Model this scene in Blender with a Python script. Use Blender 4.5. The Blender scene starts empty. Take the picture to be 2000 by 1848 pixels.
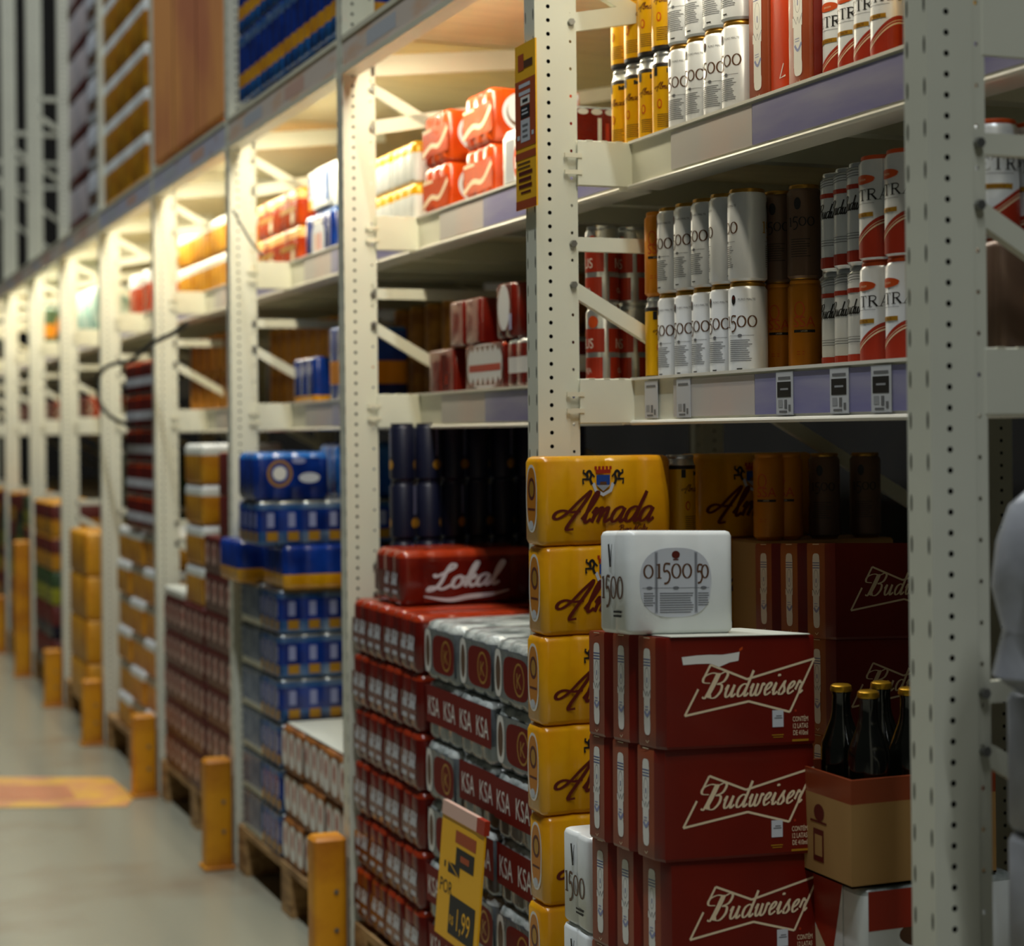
import bpy, math, random
from math import sin, cos, pi, sqrt, radians
random.seed(11)
sc = bpy.context.scene
COL = sc.collection

# ------------------------------------------------------------------ camera
F_PX = 3600.0                      # focal length in pixels of the 2000 x 1848 frame
TH = math.atan(1425 / F_PX)        # the camera looks this far to the right of the aisle direction (+Y)
CT, ST = cos(TH), sin(TH)
CAMZ = 1.32
ROLL = 0.0100
cam_d = bpy.data.cameras.new('camera')
cam = bpy.data.objects.new('camera', cam_d)
COL.objects.link(cam)
cam_d.sensor_width = 36.0
cam_d.sensor_fit = 'HORIZONTAL'
cam_d.lens = F_PX / 2000 * 36.0
cam_d.shift_y = -(924 - 846) / 2000.0
cam_d.clip_start = 0.02
cam_d.dof.use_dof = True
cam_d.dof.focus_distance = 2.95
cam_d.dof.aperture_fstop = 3.3
from mathutils import Matrix, Vector
_F = Vector((ST, CT, 0)); _R = Vector((CT, -ST, 0)); _U = Vector((0, 0, 1))
CR = _R * cos(ROLL) - _U * sin(ROLL)
CU = _U * cos(ROLL) + _R * sin(ROLL)
m = Matrix((CR, CU, -_F)).transposed().to_4x4()
m.translation = Vector((0, 0, CAMZ))
cam.matrix_world = m
sc.camera = cam


def ray(px, py):
    return _F + CR * ((px - 1000) / F_PX) + CU * ((846 - py) / F_PX)


def on_x(px, py, X):               # where the sight line meets a plane parallel to the rack front -> y, z
    d = ray(px, py); t = X / d.x
    return d.y * t, CAMZ + d.z * t


def on_y(px, py, Y):               # where it meets a plane across the rack -> x, z
    d = ray(px, py); t = Y / d.y
    return d.x * t, CAMZ + d.z * t


def on_z(px, py, Z):
    d = ray(px, py); t = (Z - CAMZ) / d.z
    return d.x * t, d.y * t


# ------------------------------------------------------------------ view + world
sc.view_settings.view_transform = 'Standard'
sc.view_settings.look = 'None'
sc.view_settings.gamma = 1.0
sc.view_settings.use_curve_mapping = False
sc.view_settings.exposure = 0.0
sc.cycles.use_denoising = True
sc.cycles.max_bounces = 6
sc.cycles.caustics_reflective = False
sc.cycles.caustics_refractive = False
w = bpy.data.worlds.new('hall_air'); sc.world = w
w.use_nodes = True
w.node_tree.nodes['Background'].inputs[0].default_value = (0.95, 1.0, 0.86, 1)
w.node_tree.nodes['Background'].inputs[1].default_value = 0.022


def area(name, loc, sx, sy, watts, color, rot=(0, 0, 0), spread=180):
    d = bpy.data.lights.new(name, 'AREA'); d.shape = 'RECTANGLE'
    d.size = sx; d.size_y = sy; d.energy = watts; d.color = color; d.spread = radians(spread)
    o = bpy.data.objects.new(name, d); COL.objects.link(o)
    o.location = loc; o.rotation_euler = rot
    return o


for yy, wt in ((-3.6, 170.0), (-1.2, 120.0), (1.2, 105.0), (3.6, 108.0), (6.0, 95.0), (8.4, 95.0), (10.8, 95.0), (13.2, 95.0)):  # rearmost one, behind the camera, is added as fill on camera-facing sides
    area('aisle_and_fill_lamp', (-0.15, yy, 9.0), 0.16, 1.6, wt, (0.94, 0.99, 1.0))

# ------------------------------------------------------------------ mesh builder
def lin(c):
    return tuple((x / 255 / 12.92) if x / 255 <= .04045 else ((x / 255 + .055) / 1.055) ** 2.4 for x in c)


MATS = {}


def mat(name, rgb, rough=.5, metal=0., var=.0, vscale=8., bump=0., bscale=30., coat=0., emit=0., trans=0., alpha=1., spec=.5, rgb2=None, stretch=None, lo=.42, hi=.62):
    if name in MATS: return MATS[name]
    M = bpy.data.materials.new(name); M.use_nodes = True
    nt = M.node_tree; b = nt.nodes['Principled BSDF']
    c = lin(rgb)
    b.inputs['Base Color'].default_value = (*c, 1)
    b.inputs['Roughness'].default_value = rough
    b.inputs['Metallic'].default_value = metal
    b.inputs['Specular IOR Level'].default_value = spec
    b.inputs['Coat Weight'].default_value = coat
    b.inputs['Coat Roughness'].default_value = .12
    b.inputs['Transmission Weight'].default_value = trans
    b.inputs['Alpha'].default_value = alpha
    if emit:
        b.inputs['Emission Color'].default_value = (*c, 1); b.inputs['Emission Strength'].default_value = emit
    if var or bump or rgb2:
        tc = nt.nodes.new('ShaderNodeTexCoord'); mp = nt.nodes.new('ShaderNodeMapping')
        nt.links.new(tc.outputs['Object'], mp.inputs['Vector'])
        if stretch: mp.inputs['Scale'].default_value = stretch
    if var or rgb2:
        n = nt.nodes.new('ShaderNodeTexNoise'); n.inputs['Scale'].default_value = vscale; n.inputs['Detail'].default_value = 5
        nt.links.new(mp.outputs[0], n.inputs['Vector'])
        r = nt.nodes.new('ShaderNodeValToRGB'); nt.links.new(n.outputs[0], r.inputs[0])
        r.color_ramp.elements[0].position = lo; r.color_ramp.elements[1].position = hi
        c2 = lin(rgb2) if rgb2 else tuple(x * (1 - var) for x in c)
        r.color_ramp.elements[0].color = (*c, 1); r.color_ramp.elements[1].color = (*c2, 1)
        nt.links.new(r.outputs[0], b.inputs['Base Color'])
    if bump:
        n2 = nt.nodes.new('ShaderNodeTexNoise'); n2.inputs['Scale'].default_value = bscale; n2.inputs['Detail'].default_value = 3
        nt.links.new(mp.outputs[0], n2.inputs['Vector'])
        bp = nt.nodes.new('ShaderNodeBump'); bp.inputs['Strength'].default_value = bump; bp.inputs['Distance'].default_value = .01
        nt.links.new(n2.outputs[0], bp.inputs['Height']); nt.links.new(bp.outputs[0], b.inputs['Normal'])
    MATS[name] = M
    return M


class MB:
    def __init__(s):
        s.v = []; s.f = []; s.m = []; s.mats = []

    def mi(s, M):
        if M not in s.mats: s.mats.append(M)
        return s.mats.index(M)

    def face(s, idx, M):
        s.f.append(tuple(idx)); s.m.append(s.mi(M))

    def poly(s, pts, M):
        b = len(s.v); s.v += [tuple(p) for p in pts]; s.face(range(b, b + len(pts)), M)

    def box(s, x0, x1, y0, y1, z0, z1, M):
        b = len(s.v)
        s.v += [(x, y, z) for z in (z0, z1) for (x, y) in ((x0, y0), (x1, y0), (x1, y1), (x0, y1))]
        for q in ((3, 2, 1, 0), (4, 5, 6, 7), (0, 1, 5, 4), (1, 2, 6, 5), (2, 3, 7, 6), (3, 0, 4, 7)):
            s.face([b + i for i in q], M)

    def bbox(s, x0, x1, y0, y1, z0, z1, M, r=.004):      # box with chamfered edges
        ol, nn = rrect(x1 - x0, y1 - y0, r, 2)
        cx, cy = (x0 + x1) / 2, (y0 + y1) / 2
        s.loft([(x + cx, y + cy) for x, y in ol], nn, [(z0, r), (z0 + r, 0), (z1 - r, 0), (z1, r)], M)

    def loft(s, ol, nn, prof, M, ringm=None, cap=(True, True), capm=None):
        n = len(ol); b = len(s.v)
        for z, ins in prof:
            for (x, y), (a, c) in zip(ol, nn):
                s.v.append((x - a * ins, y - c * ins, z))
        for k in range(len(prof) - 1):
            mm = ringm[k] if ringm else M
            for i in range(n):
                j = (i + 1) % n
                s.face((b + k * n + i, b + k * n + j, b + (k + 1) * n + j, b + (k + 1) * n + i), mm)
        if cap[0]: s.face([b + i for i in range(n)][::-1], M)
        if cap[1]: s.face([b + (len(prof) - 1) * n + i for i in range(n)], capm or M)

    def tube(s, pts, r, M, n=8):
        rings = []
        for i, p in enumerate(pts):
            p = Vector(p)
            a = Vector(pts[max(i - 1, 0)]); c = Vector(pts[min(i + 1, len(pts) - 1)])
            t = (c - a).normalized()
            u = t.cross(Vector((0, 0, 1)))
            if u.length < .01: u = Vector((1, 0, 0))
            u.normalize(); v = t.cross(u)
            rings.append([p + u * (r * cos(2 * pi * k / n)) + v * (r * sin(2 * pi * k / n)) for k in range(n)])
        b = len(s.v)
        for rg in rings: s.v += [tuple(q) for q in rg]
        for k in range(len(rings) - 1):
            for i in range(n):
                j = (i + 1) % n
                s.face((b + k * n + i, b + (k + 1) * n + i, b + (k + 1) * n + j, b + k * n + j), M)
        s.face([b + i for i in range(n)], M); s.face([b + (len(rings) - 1) * n + i for i in range(n)][::-1], M)

    def bar(s, p, q, wdir, w, t, M):                     # rectangular bar from p to q; w across wdir, t along the third axis
        p = Vector(p); q = Vector(q); d = (q - p).normalized(); a = Vector(wdir).normalized(); c = d.cross(a).normalized()
        b = len(s.v)
        for e in (p, q):
            for (i, j) in ((-1, -1), (1, -1), (1, 1), (-1, 1)): s.v.append(tuple(e + a * (i * w / 2) + c * (j * t / 2)))
        for f in ((0, 1, 2, 3), (7, 6, 5, 4), (0, 4, 5, 1), (1, 5, 6, 2), (2, 6, 7, 3), (3, 7, 4, 0)):
            s.face([b + i for i in f], M)

    def mesh(s, name, smooth=35):
        me = bpy.data.meshes.new(name); me.from_pydata(s.v, [], s.f)
        for M in s.mats: me.materials.append(M)
        me.polygons.foreach_set('material_index', s.m)
        me.update()
        if smooth:
            me.polygons.foreach_set('use_smooth', [True] * len(s.f))
            me.set_sharp_from_angle(angle=radians(smooth))
        return me


def rrect(w, d, r, k=4, nx=0, ny=0, amp=0.):
    """rounded rectangle outline, CCW; with nx, ny the long sides bulge once per can"""
    pts = []; nn = []
    hw, hd = w / 2, d / 2
    r = min(r, hw * .99, hd * .99)
    sides = ((-hw + r, -hd, hw - r, -hd, (0, -1), nx), (hw, -hd + r, hw, hd - r, (1, 0), ny),
             (hw - r, hd, -hw + r, hd, (0, 1), nx), (-hw, hd - r, -hw, -hd + r, (-1, 0), ny))
    cs = ((hw - r, -hd + r, -90), (hw - r, hd - r, 0), (-hw + r, hd - r, 90), (-hw + r, -hd + r, 180))
    for (x0, y0, x1, y1, n, c), (cx, cy, a0) in zip(sides, cs):
        m_ = max(1, c * 6) if amp else 1
        for i in range(1 if amp else 0, m_ if amp else 0):
            t = i / m_
            full = (w if n[0] == 0 else d)
            s = (r + t * (full - 2 * r)) / full
            ph = (s * c) % 1.0
            off = amp * (1 - sqrt(max(0, 1 - (2 * ph - 1) ** 2)))
            pts.append((x0 + (x1 - x0) * t - n[0] * off, y0 + (y1 - y0) * t - n[1] * off)); nn.append(n)
        for i in range(k + 1):
            a = radians(a0 + 90 * i / k)
            pts.append((cx + r * cos(a), cy + r * sin(a))); nn.append((cos(a), sin(a)))
    return pts, nn


def circ(r, n=28):
    return [(r * cos(2 * pi * i / n), r * sin(2 * pi * i / n)) for i in range(n)], [(cos(2 * pi * i / n), sin(2 * pi * i / n)) for i in range(n)]


# ------------------------------------------------------------------ placing things
SEEN_LABELS = {}


def tag(o, label, cat, group=None, kind=None):
    if label:
        if len(label.split()) > 16 or len(label.split()) < 4: print('LABEL', len(label.split()), label)
        o['label'] = label
    if cat: o['category'] = cat
    if group: o['group'] = group
    if kind: o['kind'] = kind
    return o


def put(name, me, parent=None, loc=(0, 0, 0), rz=0., label=None):
    o = bpy.data.objects.new(name, me); COL.objects.link(o)
    o.location = loc; o.rotation_euler = (0, 0, rz)
    if parent is not None: o.parent = parent
    if label: o['label'] = label
    return o


class Kind:
    """one kind of thing: its parts' meshes are made once and shared by every copy"""
    def __init__(s, name, cat, parts, plabels=None):
        s.name = name; s.cat = cat; s.parts = parts       # parts: (name, mesh, index of parent part or None)
        s.plabels = plabels or {}

    def at(s, loc, label, group=None, rz=0., tilt=None):
        if len(s.parts) == 1:
            o = put(s.name, s.parts[0][1], None, loc, rz)
            if tilt: o.rotation_euler = (tilt[0], tilt[1], rz)
            return tag(o, label, s.cat, group)
        e = put(s.name, None, None, loc, rz)
        if tilt: e.rotation_euler = (tilt[0], tilt[1], rz)
        e.empty_display_size = .02
        tag(e, label, s.cat, group)
        made = []
        for nm, me, pi_ in s.parts:
            made.append(put(nm, me, e if pi_ is None else made[pi_], label=s.plabels.get(nm)))
        return e


def struct(name, me):
    o = put(name, me); o['kind'] = 'structure'; return o


ORD = ['topmost', 'second from the top', 'third from the top', 'fourth from the top', 'fifth from the top', 'sixth from the top', 'seventh from the top', 'eighth from the top', 'ninth from the top']
NTH = ['first', 'second', 'third', 'fourth', 'fifth', 'sixth', 'seventh', 'eighth', 'ninth', 'tenth', 'eleventh', 'twelfth']

# ------------------------------------------------------------------ printing: flat shapes mapped on to a surface
class Print:
    def __init__(s): s.p = []                            # (polygon of (u, v), material, layer)

    def poly(s, pts, M, L=0): s.p.append((list(pts), M, L)); return s

    def rect(s, u0, v0, u1, v1, M, L=0, cut=.007):
        n = max(1, int(abs(u1 - u0) / cut))
        for i in range(n):
            a = u0 + (u1 - u0) * i / n; b = u0 + (u1 - u0) * (i + 1) / n
            s.p.append(([(a, v0), (b, v0), (b, v1), (a, v1)], M, L))
        return s

    def ell(s, u, v, a, b, M, L=0, n=28, p=2.):
        pts = []
        for i in range(n):
            t = 2 * pi * i / n; c, d = cos(t), sin(t)
            pts.append((u + a * math.copysign(abs(c) ** (2 / p), c), v + b * math.copysign(abs(d) ** (2 / p), d)))
        # strips across u keep it close to a curved surface
        s.p += [([pts[i], pts[i + 1], pts[n - 1 - i - 1], pts[n - 1 - i]] if i else [pts[0], pts[1], pts[n - 1]], M, L) for i in range(0, n // 2 - 1)]
        return s

    def line(s, pts, wd, M, L=0, pen=None, closed=False):
        n = len(pts); le = []; ri = []
        for i, (x, y) in enumerate(pts):
            if closed: a = pts[(i - 1) % n]; b = pts[(i + 1) % n]
            else: a = pts[max(0, i - 1)]; b = pts[min(n - 1, i + 1)]
            dx, dy = b[0] - a[0], b[1] - a[1]; l = sqrt(dx * dx + dy * dy) or 1e-9
            dx /= l; dy /= l
            wi = wd(i / (n - 1), dx, dy) if callable(wd) else wd
            le.append((x - dy * wi / 2, y + dx * wi / 2)); ri.append((x + dy * wi / 2, y - dx * wi / 2))
        for i in range(n if closed else n - 1):
            j = (i + 1) % n
            s.p.append(([ri[i], ri[j], le[j], le[i]], M, L))
        return s

    def ring(s, u, v, a, b, M, thick, thin=None, L=0, n=26):
        thin = thick if thin is None else thin
        pts = [(u + a * cos(2 * pi * i / n), v + b * sin(2 * pi * i / n)) for i in range(n)]
        return s.line(pts, lambda t, dx, dy: thin + (thick - thin) * abs(dy), M, L, closed=True)

    def text(s, txt, u, v, h, M, L=0, sx=1., align='c'):
        vs, fs = bfont(txt)
        x0 = min(q[0] for q in vs); x1 = max(q[0] for q in vs)
        k = h / .72
        off = {'c': -(x0 + x1) / 2, 'l': -x0, 'r': -x1}[align]
        for f in fs: s.p.append(([(u + (vs[i][0] + off) * k * sx, v + vs[i][1] * k) for i in f], M, L))
        return s

    def lines(s, u, v, wd, n, dv, M, hgt=.001, L=0, jag=.25):
        rr = random.Random(int(u * 1e5) + n)
        for i in range(n):
            s.rect(u - wd / 2, v - i * dv, u + wd / 2 - wd * jag * rr.random(), v - i * dv + hgt, M, L)
        return s

    def put(s, mb, fn, du=0., dv=0.):
        for k, (pts, M, L) in enumerate(s.p):            # every patch lies a hair above the one before it
            mb.poly([fn(u + du, v + dv, .0002 + L * .0002 + k * .6e-6) for u, v in pts], M)


_bf = {}


def bfont(txt):
    if txt not in _bf:
        c = bpy.data.curves.new('t', 'FONT'); c.body = txt; c.resolution_u = 3
        o = bpy.data.objects.new('t', c)
        me = o.to_mesh()
        _bf[txt] = ([(v.co.x, v.co.y) for v in me.vertices], [tuple(p.vertices) for p in me.polygons])
        o.to_mesh_clear(); bpy.data.objects.remove(o); bpy.data.curves.remove(c)
    return _bf[txt]


def crom(p, n=6):
    q = [p[0]] + list(p) + [p[-1]]; o = []
    for i in range(1, len(q) - 2):
        for k in range(n):
            t = k / n; a, b, c, d = q[i - 1:i + 3]
            o.append(tuple(.5 * (2 * b[j] + (c[j] - a[j]) * t + (2 * a[j] - 5 * b[j] + 4 * c[j] - d[j]) * t * t + (3 * b[j] - a[j] - 3 * c[j] + d[j]) * t ** 3) for j in (0, 1)))
    o.append(tuple(p[-1])); return o


SCRIPT = {
    'a': (1.0, [[(.76, .82), (.5, 1.0), (.16, .8), (.08, .3), (.3, 0), (.6, .25), (.78, .9)], [(.78, .95), (.72, .3), (.84, 0), (1.08, .25)]]),
    'l': (.6, [[(0, .2), (.35, 1.1), (.5, 1.85), (.36, 2.05), (.22, 1.5), (.2, .4), (.36, 0), (.64, .25)]]),
    'm': (1.38, [[(0, .6), (.14, .97), (.2, .7), (.18, 0)], [(.18, .35), (.42, .93), (.58, .93), (.6, .6), (.58, 0)], [(.58, .35), (.84, .93), (1.0, .93), (1.02, .6), (1.02, .2), (1.14, 0), (1.42, .25)]]),
    'd': (1.0, [[(.76, .82), (.5, 1.0), (.16, .8), (.08, .3), (.3, 0), (.6, .25), (.78, .9)], [(.88, 2.05), (.8, 1.2), (.74, .3), (.86, 0), (1.08, .25)]]),
    'u': (.98, [[(0, .6), (.14, .97), (.12, .3), (.3, 0), (.56, .25), (.7, .95)], [(.7, .97), (.68, .3), (.8, 0), (1.04, .25)]]),
    'w': (1.15, [[(0, .6), (.12, .97), (.12, .3), (.3, 0), (.5, .25), (.56, .95)], [(.56, .97), (.56, .3), (.74, 0), (.95, .25), (1.0, .95), (1.2, .8)]]),
    'e': (.62, [[(0, .3), (.34, .5), (.52, .8), (.38, 1.0), (.14, .75), (.1, .3), (.3, 0), (.66, .25)]]),
    'i': (.45, [[(0, .3), (.14, .97), (.13, .3), (.25, 0), (.5, .25)], [(.2, 1.5), (.24, 1.56), (.2, 1.6), (.16, 1.54), (.2, 1.5)]]),
    's': (.58, [[(0, .25), (.3, 1.05), (.3, .75), (.5, .35), (.38, .03), (.12, 0), (.05, .2)], [(.42, .08), (.62, .25)]]),
    'r': (.66, [[(0, .3), (.14, 1.02), (.26, .86), (.48, .86), (.42, .4), (.5, 0), (.72, .25)]]),
    'o': (.9, [[(.45, 1), (.14, .8), (.1, .25), (.38, 0), (.7, .25), (.68, .78), (.45, 1), (.62, .82), (.95, .85)]]),
    'k': (.85, [[(0, .25), (.36, 1.2), (.5, 2.0), (.36, 2.08), (.2, 1.4), (.14, 0)], [(.16, .5), (.5, 1.0), (.62, .8), (.3, .55), (.5, .12), (.66, 0), (.9, .25)]]),
    'A': (1.25, [[(.98, .78), (.35, .72), (-.3, .85), (-.7, .7), (-.75, .4), (-.4, .3), (.1, .7), (.55, 1.4), (1.0, 2.0), (1.12, 2.1), (1.1, 1.7), (.72, .6), (.45, -.2), (.5, -.45), (.95, -.42)]]),
    'B': (1.35, [[(.28, 1.95), (.12, 1.0), (-.12, .05), (-.4, .12)], [(.5, 1.95), (.34, 1.0), (.1, .05)],
                 [(-.1, 1.2), (-.75, 1.3), (-.8, 1.75), (-.2, 2.0), (.5, 1.9), (.95, 2.05), (1.25, 1.85), (1.1, 1.3), (.55, 1.08)], [(.55, 1.08), (1.02, 1.0), (1.1, .5), (.8, .05), (.4, .02), (.2, .3)]]),
    'L': (1.1, [[(-.35, 1.35), (-.2, 1.1), (.2, 1.3), (.85, 1.75), (.88, 2.05), (.6, 2.05), (.42, 1.4), (.3, .5), (0, 0), (-.4, -.1), (-.35, .18), (.1, .15), (.6, -.05), (1.1, .25)]]),
    'P': (1.1, [[(.3, 1.9), (.15, 0)], [(-.4, 1.3), (0, 1.9), (.7, 1.9), (.9, 1.4), (.3, .9)]]),
    'M': (1.7, [[(-.4, .1), (.1, .4), (.5, 1.9), (.6, .1), (1.2, 1.9), (1.2, .2), (1.5, .1), (1.7, .3)]]),
    't': (.5, [[(0, .3), (.25, 1.5), (.15, .3), (.3, 0), (.5, .25)], [(0, 1.05), (.45, 1.1)]]),
    ' ': (.7, []),
}
SERIF = {
    'P': (.8, [([(.2, 0), (.2, 1)], .18), ([(.2, .96), (.5, .96), (.66, .85), (.68, .72), (.62, .56), (.45, .48), (.2, .48)], .09), ([(.03, .02), (.4, .02)], .045), ([(.03, .98), (.3, .98)], .045)]),
    'E': (.78, [([(.2, 0), (.2, 1)], .18), ([(.03, .02), (.66, .02), (.7, .22)], .05), ([(.03, .98), (.62, .98), (.66, .8)], .05), ([(.2, .52), (.5, .52)], .05)]),
    'T': (.8, [([(.4, 0), (.4, 1)], .18), ([(.04, .76), (.07, .97), (.73, .97), (.76, .76)], .055), ([(.22, .02), (.58, .02)], .045)]),
    'R': (.86, [([(.2, 0), (.2, 1)], .18), ([(.2, .96), (.5, .96), (.64, .87), (.66, .75), (.6, .6), (.45, .52), (.2, .52)], .09), ([(.42, .52), (.76, .02)], .16), ([(.03, .02), (.4, .02)], .045), ([(.03, .98), (.3, .98)], .045), ([(.66, .02), (.86, .02)], .045)]),
    'A': (.9, [([(.13, .02), (.46, 1)], .06), ([(.42, 1), (.76, .02)], .18), ([(.26, .36), (.62, .36)], .05), ([(0, .02), (.28, .02)], .045), ([(.6, .02), (.92, .02)], .045)]),
    '1': (.42, [([(.2, 0), (.2, .74), (.06, .66)], .12), ([(.05, .02), (.36, .02)], .05)]),
    '5': (.55, [([(.5, .72), (.16, .72), (.1, .36), (.3, .38), (.46, .22), (.46, -.02), (.32, -.22), (.1, -.26)], .1)]),
    'V': (.8, [([(.1, .98), (.4, 0)], .17), ([(.4, 0), (.7, .98)], .06)]),
}


def script(P, word, u, v, xh, M, slant=.35, wd=.16, thin=.07, L=0, sx=1., slope=0., gap=0.):
    """a word in joined brush lettering, its lower left corner at u, v"""
    pen = 0.; k = 0
    def width(t, dx, dy): return (thin + (wd - thin) * min(1., abs(dy) ** 1.5 + (0.15 if dy < 0 else 0))) * xh
    for ch in word:
        adv, strokes = SCRIPT[ch]
        for st in strokes:
            pts = [(u + (pen + x + y * slant) * xh * sx, v + (y + slope * (pen + x)) * xh) for x, y in crom(st)]
            P.line(pts, width, M, L + (k % 2) * .25); k += 1
        pen += adv + gap
    return u + pen * xh * sx


def serif(P, word, u, v, h, M, L=0, sx=1.):
    pen = 0.
    for ch in word:
        if ch == '0':
            P.ring(u + (pen + .34) * h * sx, v + .37 * h, .27 * h * sx, .35 * h, M, .11 * h, .045 * h, L); pen += .7; continue
        adv, st = SERIF[ch]
        for k, (pts, wd) in enumerate(st):
            q = crom(pts, 4) if len(pts) > 4 else pts
            P.line([(u + (pen + x) * h * sx, v + y * h) for x, y in q], wd * h, M, L + k * .1)
        pen += adv
    return P


def front_of(d):                  # print on the face that looks towards -Y
    return lambda u, v, e: (u, -d - e, v)


def left_of(w_):                  # print on the face that looks to the aisle (-X)
    return lambda u, v, e: (-w_ - e, -u, v)


def round_can(r, a0=-90.):
    def f(u, v, e):
        a = radians(a0) + u / r
        return ((r + e) * cos(a), (r + e) * sin(a), v)
    return f


# ------------------------------------------------------------------ materials
PAINT = mat('cream_paint', (220, 220, 203), .42, var=.05, vscale=5, bump=.02)
PAINT2 = mat('cream_paint_worn', (222, 218, 196), .45, rgb2=(196, 188, 168), vscale=3, lo=.55, hi=.8)
HOLE_SHADE = mat('painted_hole_shade', (20, 18, 12), .8)
STEEL = mat('bolt_steel', (150, 150, 145), .35, .8)
STRIP = mat('price_rail_film', (132, 130, 178), .3, rgb2=(160, 158, 186), vscale=4, stretch=(1, .5, 3), coat=.3)
STRIP2 = mat('price_rail_paper', (196, 192, 190), .4, rgb2=(206, 190, 184), vscale=5)
LIP = mat('shelf_lip', (232, 230, 222), .3)
DECK = mat('shelf_board', (214, 204, 170), .6, var=.12, vscale=14, stretch=(.3, 3, 1))
WOOD = mat('pallet_wood', (176, 138, 88), .8, rgb2=(130, 96, 56), vscale=12, stretch=(4, .6, 4), bump=.3)
GUARD = mat('guard_yellow', (212, 144, 14), .5, rgb2=(176, 106, 10), vscale=7, bump=.1)
WHITE = mat('white_film', (232, 236, 236), .28, var=.05, vscale=10, bump=.08, bscale=25, coat=.3)
CANW = mat('white_can', (226, 230, 236), .3, .25, var=.03, vscale=6)
SILV = mat('can_silver', (210, 214, 216), .28, .85)
SILVF = mat('silver_film', (140, 147, 152), .2, .55, var=.2, vscale=12, bump=.25, bscale=30)
GOLDR = mat('gold_rim', (176, 132, 52), .3, .8)
YEL = mat('yellow_film', (222, 160, 12), .26, rgb2=(206, 136, 8), vscale=7, bump=.14, bscale=22, coat=.35)
YELC = mat('yellow_can', (232, 174, 10), .32, .15, var=.04)
YELD = mat('yellow_dull', (214, 152, 24), .45, rgb2=(186, 120, 16), vscale=9)
ORA = mat('orange_film', (196, 72, 14), .25, rgb2=(166, 48, 10), vscale=9, bump=.2, coat=.35)
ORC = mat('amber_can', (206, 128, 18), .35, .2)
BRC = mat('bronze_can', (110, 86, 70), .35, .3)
RED = mat('red_carton', (118, 23, 6), .38, rgb2=(102, 18, 5), vscale=3, coat=.15, spec=.4)
REDO = mat('red_carton_side', (146, 66, 34), .38, rgb2=(126, 48, 22), vscale=5, coat=.15)
REDB = mat('orange_red_panel', (196, 58, 14), .35, coat=.2)
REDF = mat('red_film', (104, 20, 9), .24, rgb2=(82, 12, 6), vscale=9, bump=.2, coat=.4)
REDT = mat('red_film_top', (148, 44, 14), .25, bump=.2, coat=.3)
REDD = mat('red_dark', (90, 15, 8), .45, var=.2, vscale=8)
MARO = mat('maroon', (96, 26, 16), .5, var=.2)
PCREAM = mat('print_cream', (226, 206, 172), .45)
PWHITE = mat('print_white', (228, 226, 220), .4)
PGREY = mat('print_grey', (150, 154, 162), .45)
PLG = mat('print_light_grey', (196, 200, 208), .4)
PBLK = mat('print_black', (24, 22, 22), .5)
PTXT = mat('print_text_grey', (104, 106, 112), .5)
PBRN = mat('print_dark_red', (88, 22, 10), .45)
PRB = mat('print_red_brown', (112, 16, 8), .5, spec=.15)
PGOLD = mat('print_gold', (190, 140, 40), .35, .4)
PBRZ = mat('print_bronze', (98, 66, 44), .4, .2)
PBLU = mat('print_blue', (30, 66, 140), .45)
PLIL = mat('print_lilac', (140, 146, 186), .45)
PRED = mat('print_red', (160, 44, 20), .42)
PORG = mat('print_orange_red', (196, 74, 22), .42)
BLUE = mat('blue_film', (14, 52, 140), .22, rgb2=(8, 30, 96), vscale=8, bump=.2, coat=.4)
BLUB = mat('bright_blue_film', (34, 100, 176), .25, rgb2=(18, 66, 140), vscale=8, bump=.2, coat=.3)
BLUC = mat('blue_can', (46, 92, 150), .3, .35, rgb2=(120, 140, 166), vscale=10)
NAVY = mat('navy_can', (16, 20, 44), .4, .2)
KRAFT = mat('kraft_board', (178, 138, 82), .75, rgb2=(160, 120, 66), vscale=5, stretch=(1, 1, .3))
CARTON = mat('orange_cardboard', (236, 160, 84), .7, rgb2=(204, 122, 76), vscale=4, stretch=(1, .7, .35))
GLASS = mat('dark_bottle_glass', (10, 12, 8), .08, spec=.6, coat=.6)
CAPG = mat('gold_cap', (196, 150, 40), .3, .8)
GREYP = mat('grey_plastic', (150, 152, 158), .3, rgb2=(110, 112, 120), vscale=6, bump=.5, bscale=9, coat=.3)
GREEN = mat('green_pack', (52, 78, 42), .45, var=.3)
TEAL = mat('teal_pack', (120, 170, 166), .4, rgb2=(200, 214, 206), vscale=9)
BLKR = mat('black_rubber', (30, 32, 28), .6)
CLEAR = mat('clear_film', (190, 196, 194), .2, rgb2=(126, 134, 132), vscale=20, bump=.6, bscale=40, coat=.4)
SIGNY = mat('sign_yellow', (236, 176, 16), .5)
SIGNR = mat('sign_brown', (164, 70, 26), .5)
SIGNP = mat('sign_pink', (214, 176, 160), .5)
TUBE = mat('tube_glow', (255, 236, 190), .4, emit=6.)
FLOORM = mat('floor_concrete', (146, 145, 128), .26, rgb2=(132, 118, 98), vscale=1.6, bump=.02, lo=.5, hi=.72)  # brown patches paint reflections of the goods into the floor colour
MARK = mat('floor_paint_yellow', (222, 172, 70), .4, rgb2=(206, 140, 100), vscale=6)
MARKR = mat('floor_paint_red', (196, 124, 84), .4)
TRAYG = mat('white_tray', (206, 208, 196), .5)
WALLM = mat('wall_dark', (22, 19, 13), .8, var=.3)
CEILM = mat('hall_ceiling', (120, 120, 110), .8)

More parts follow.
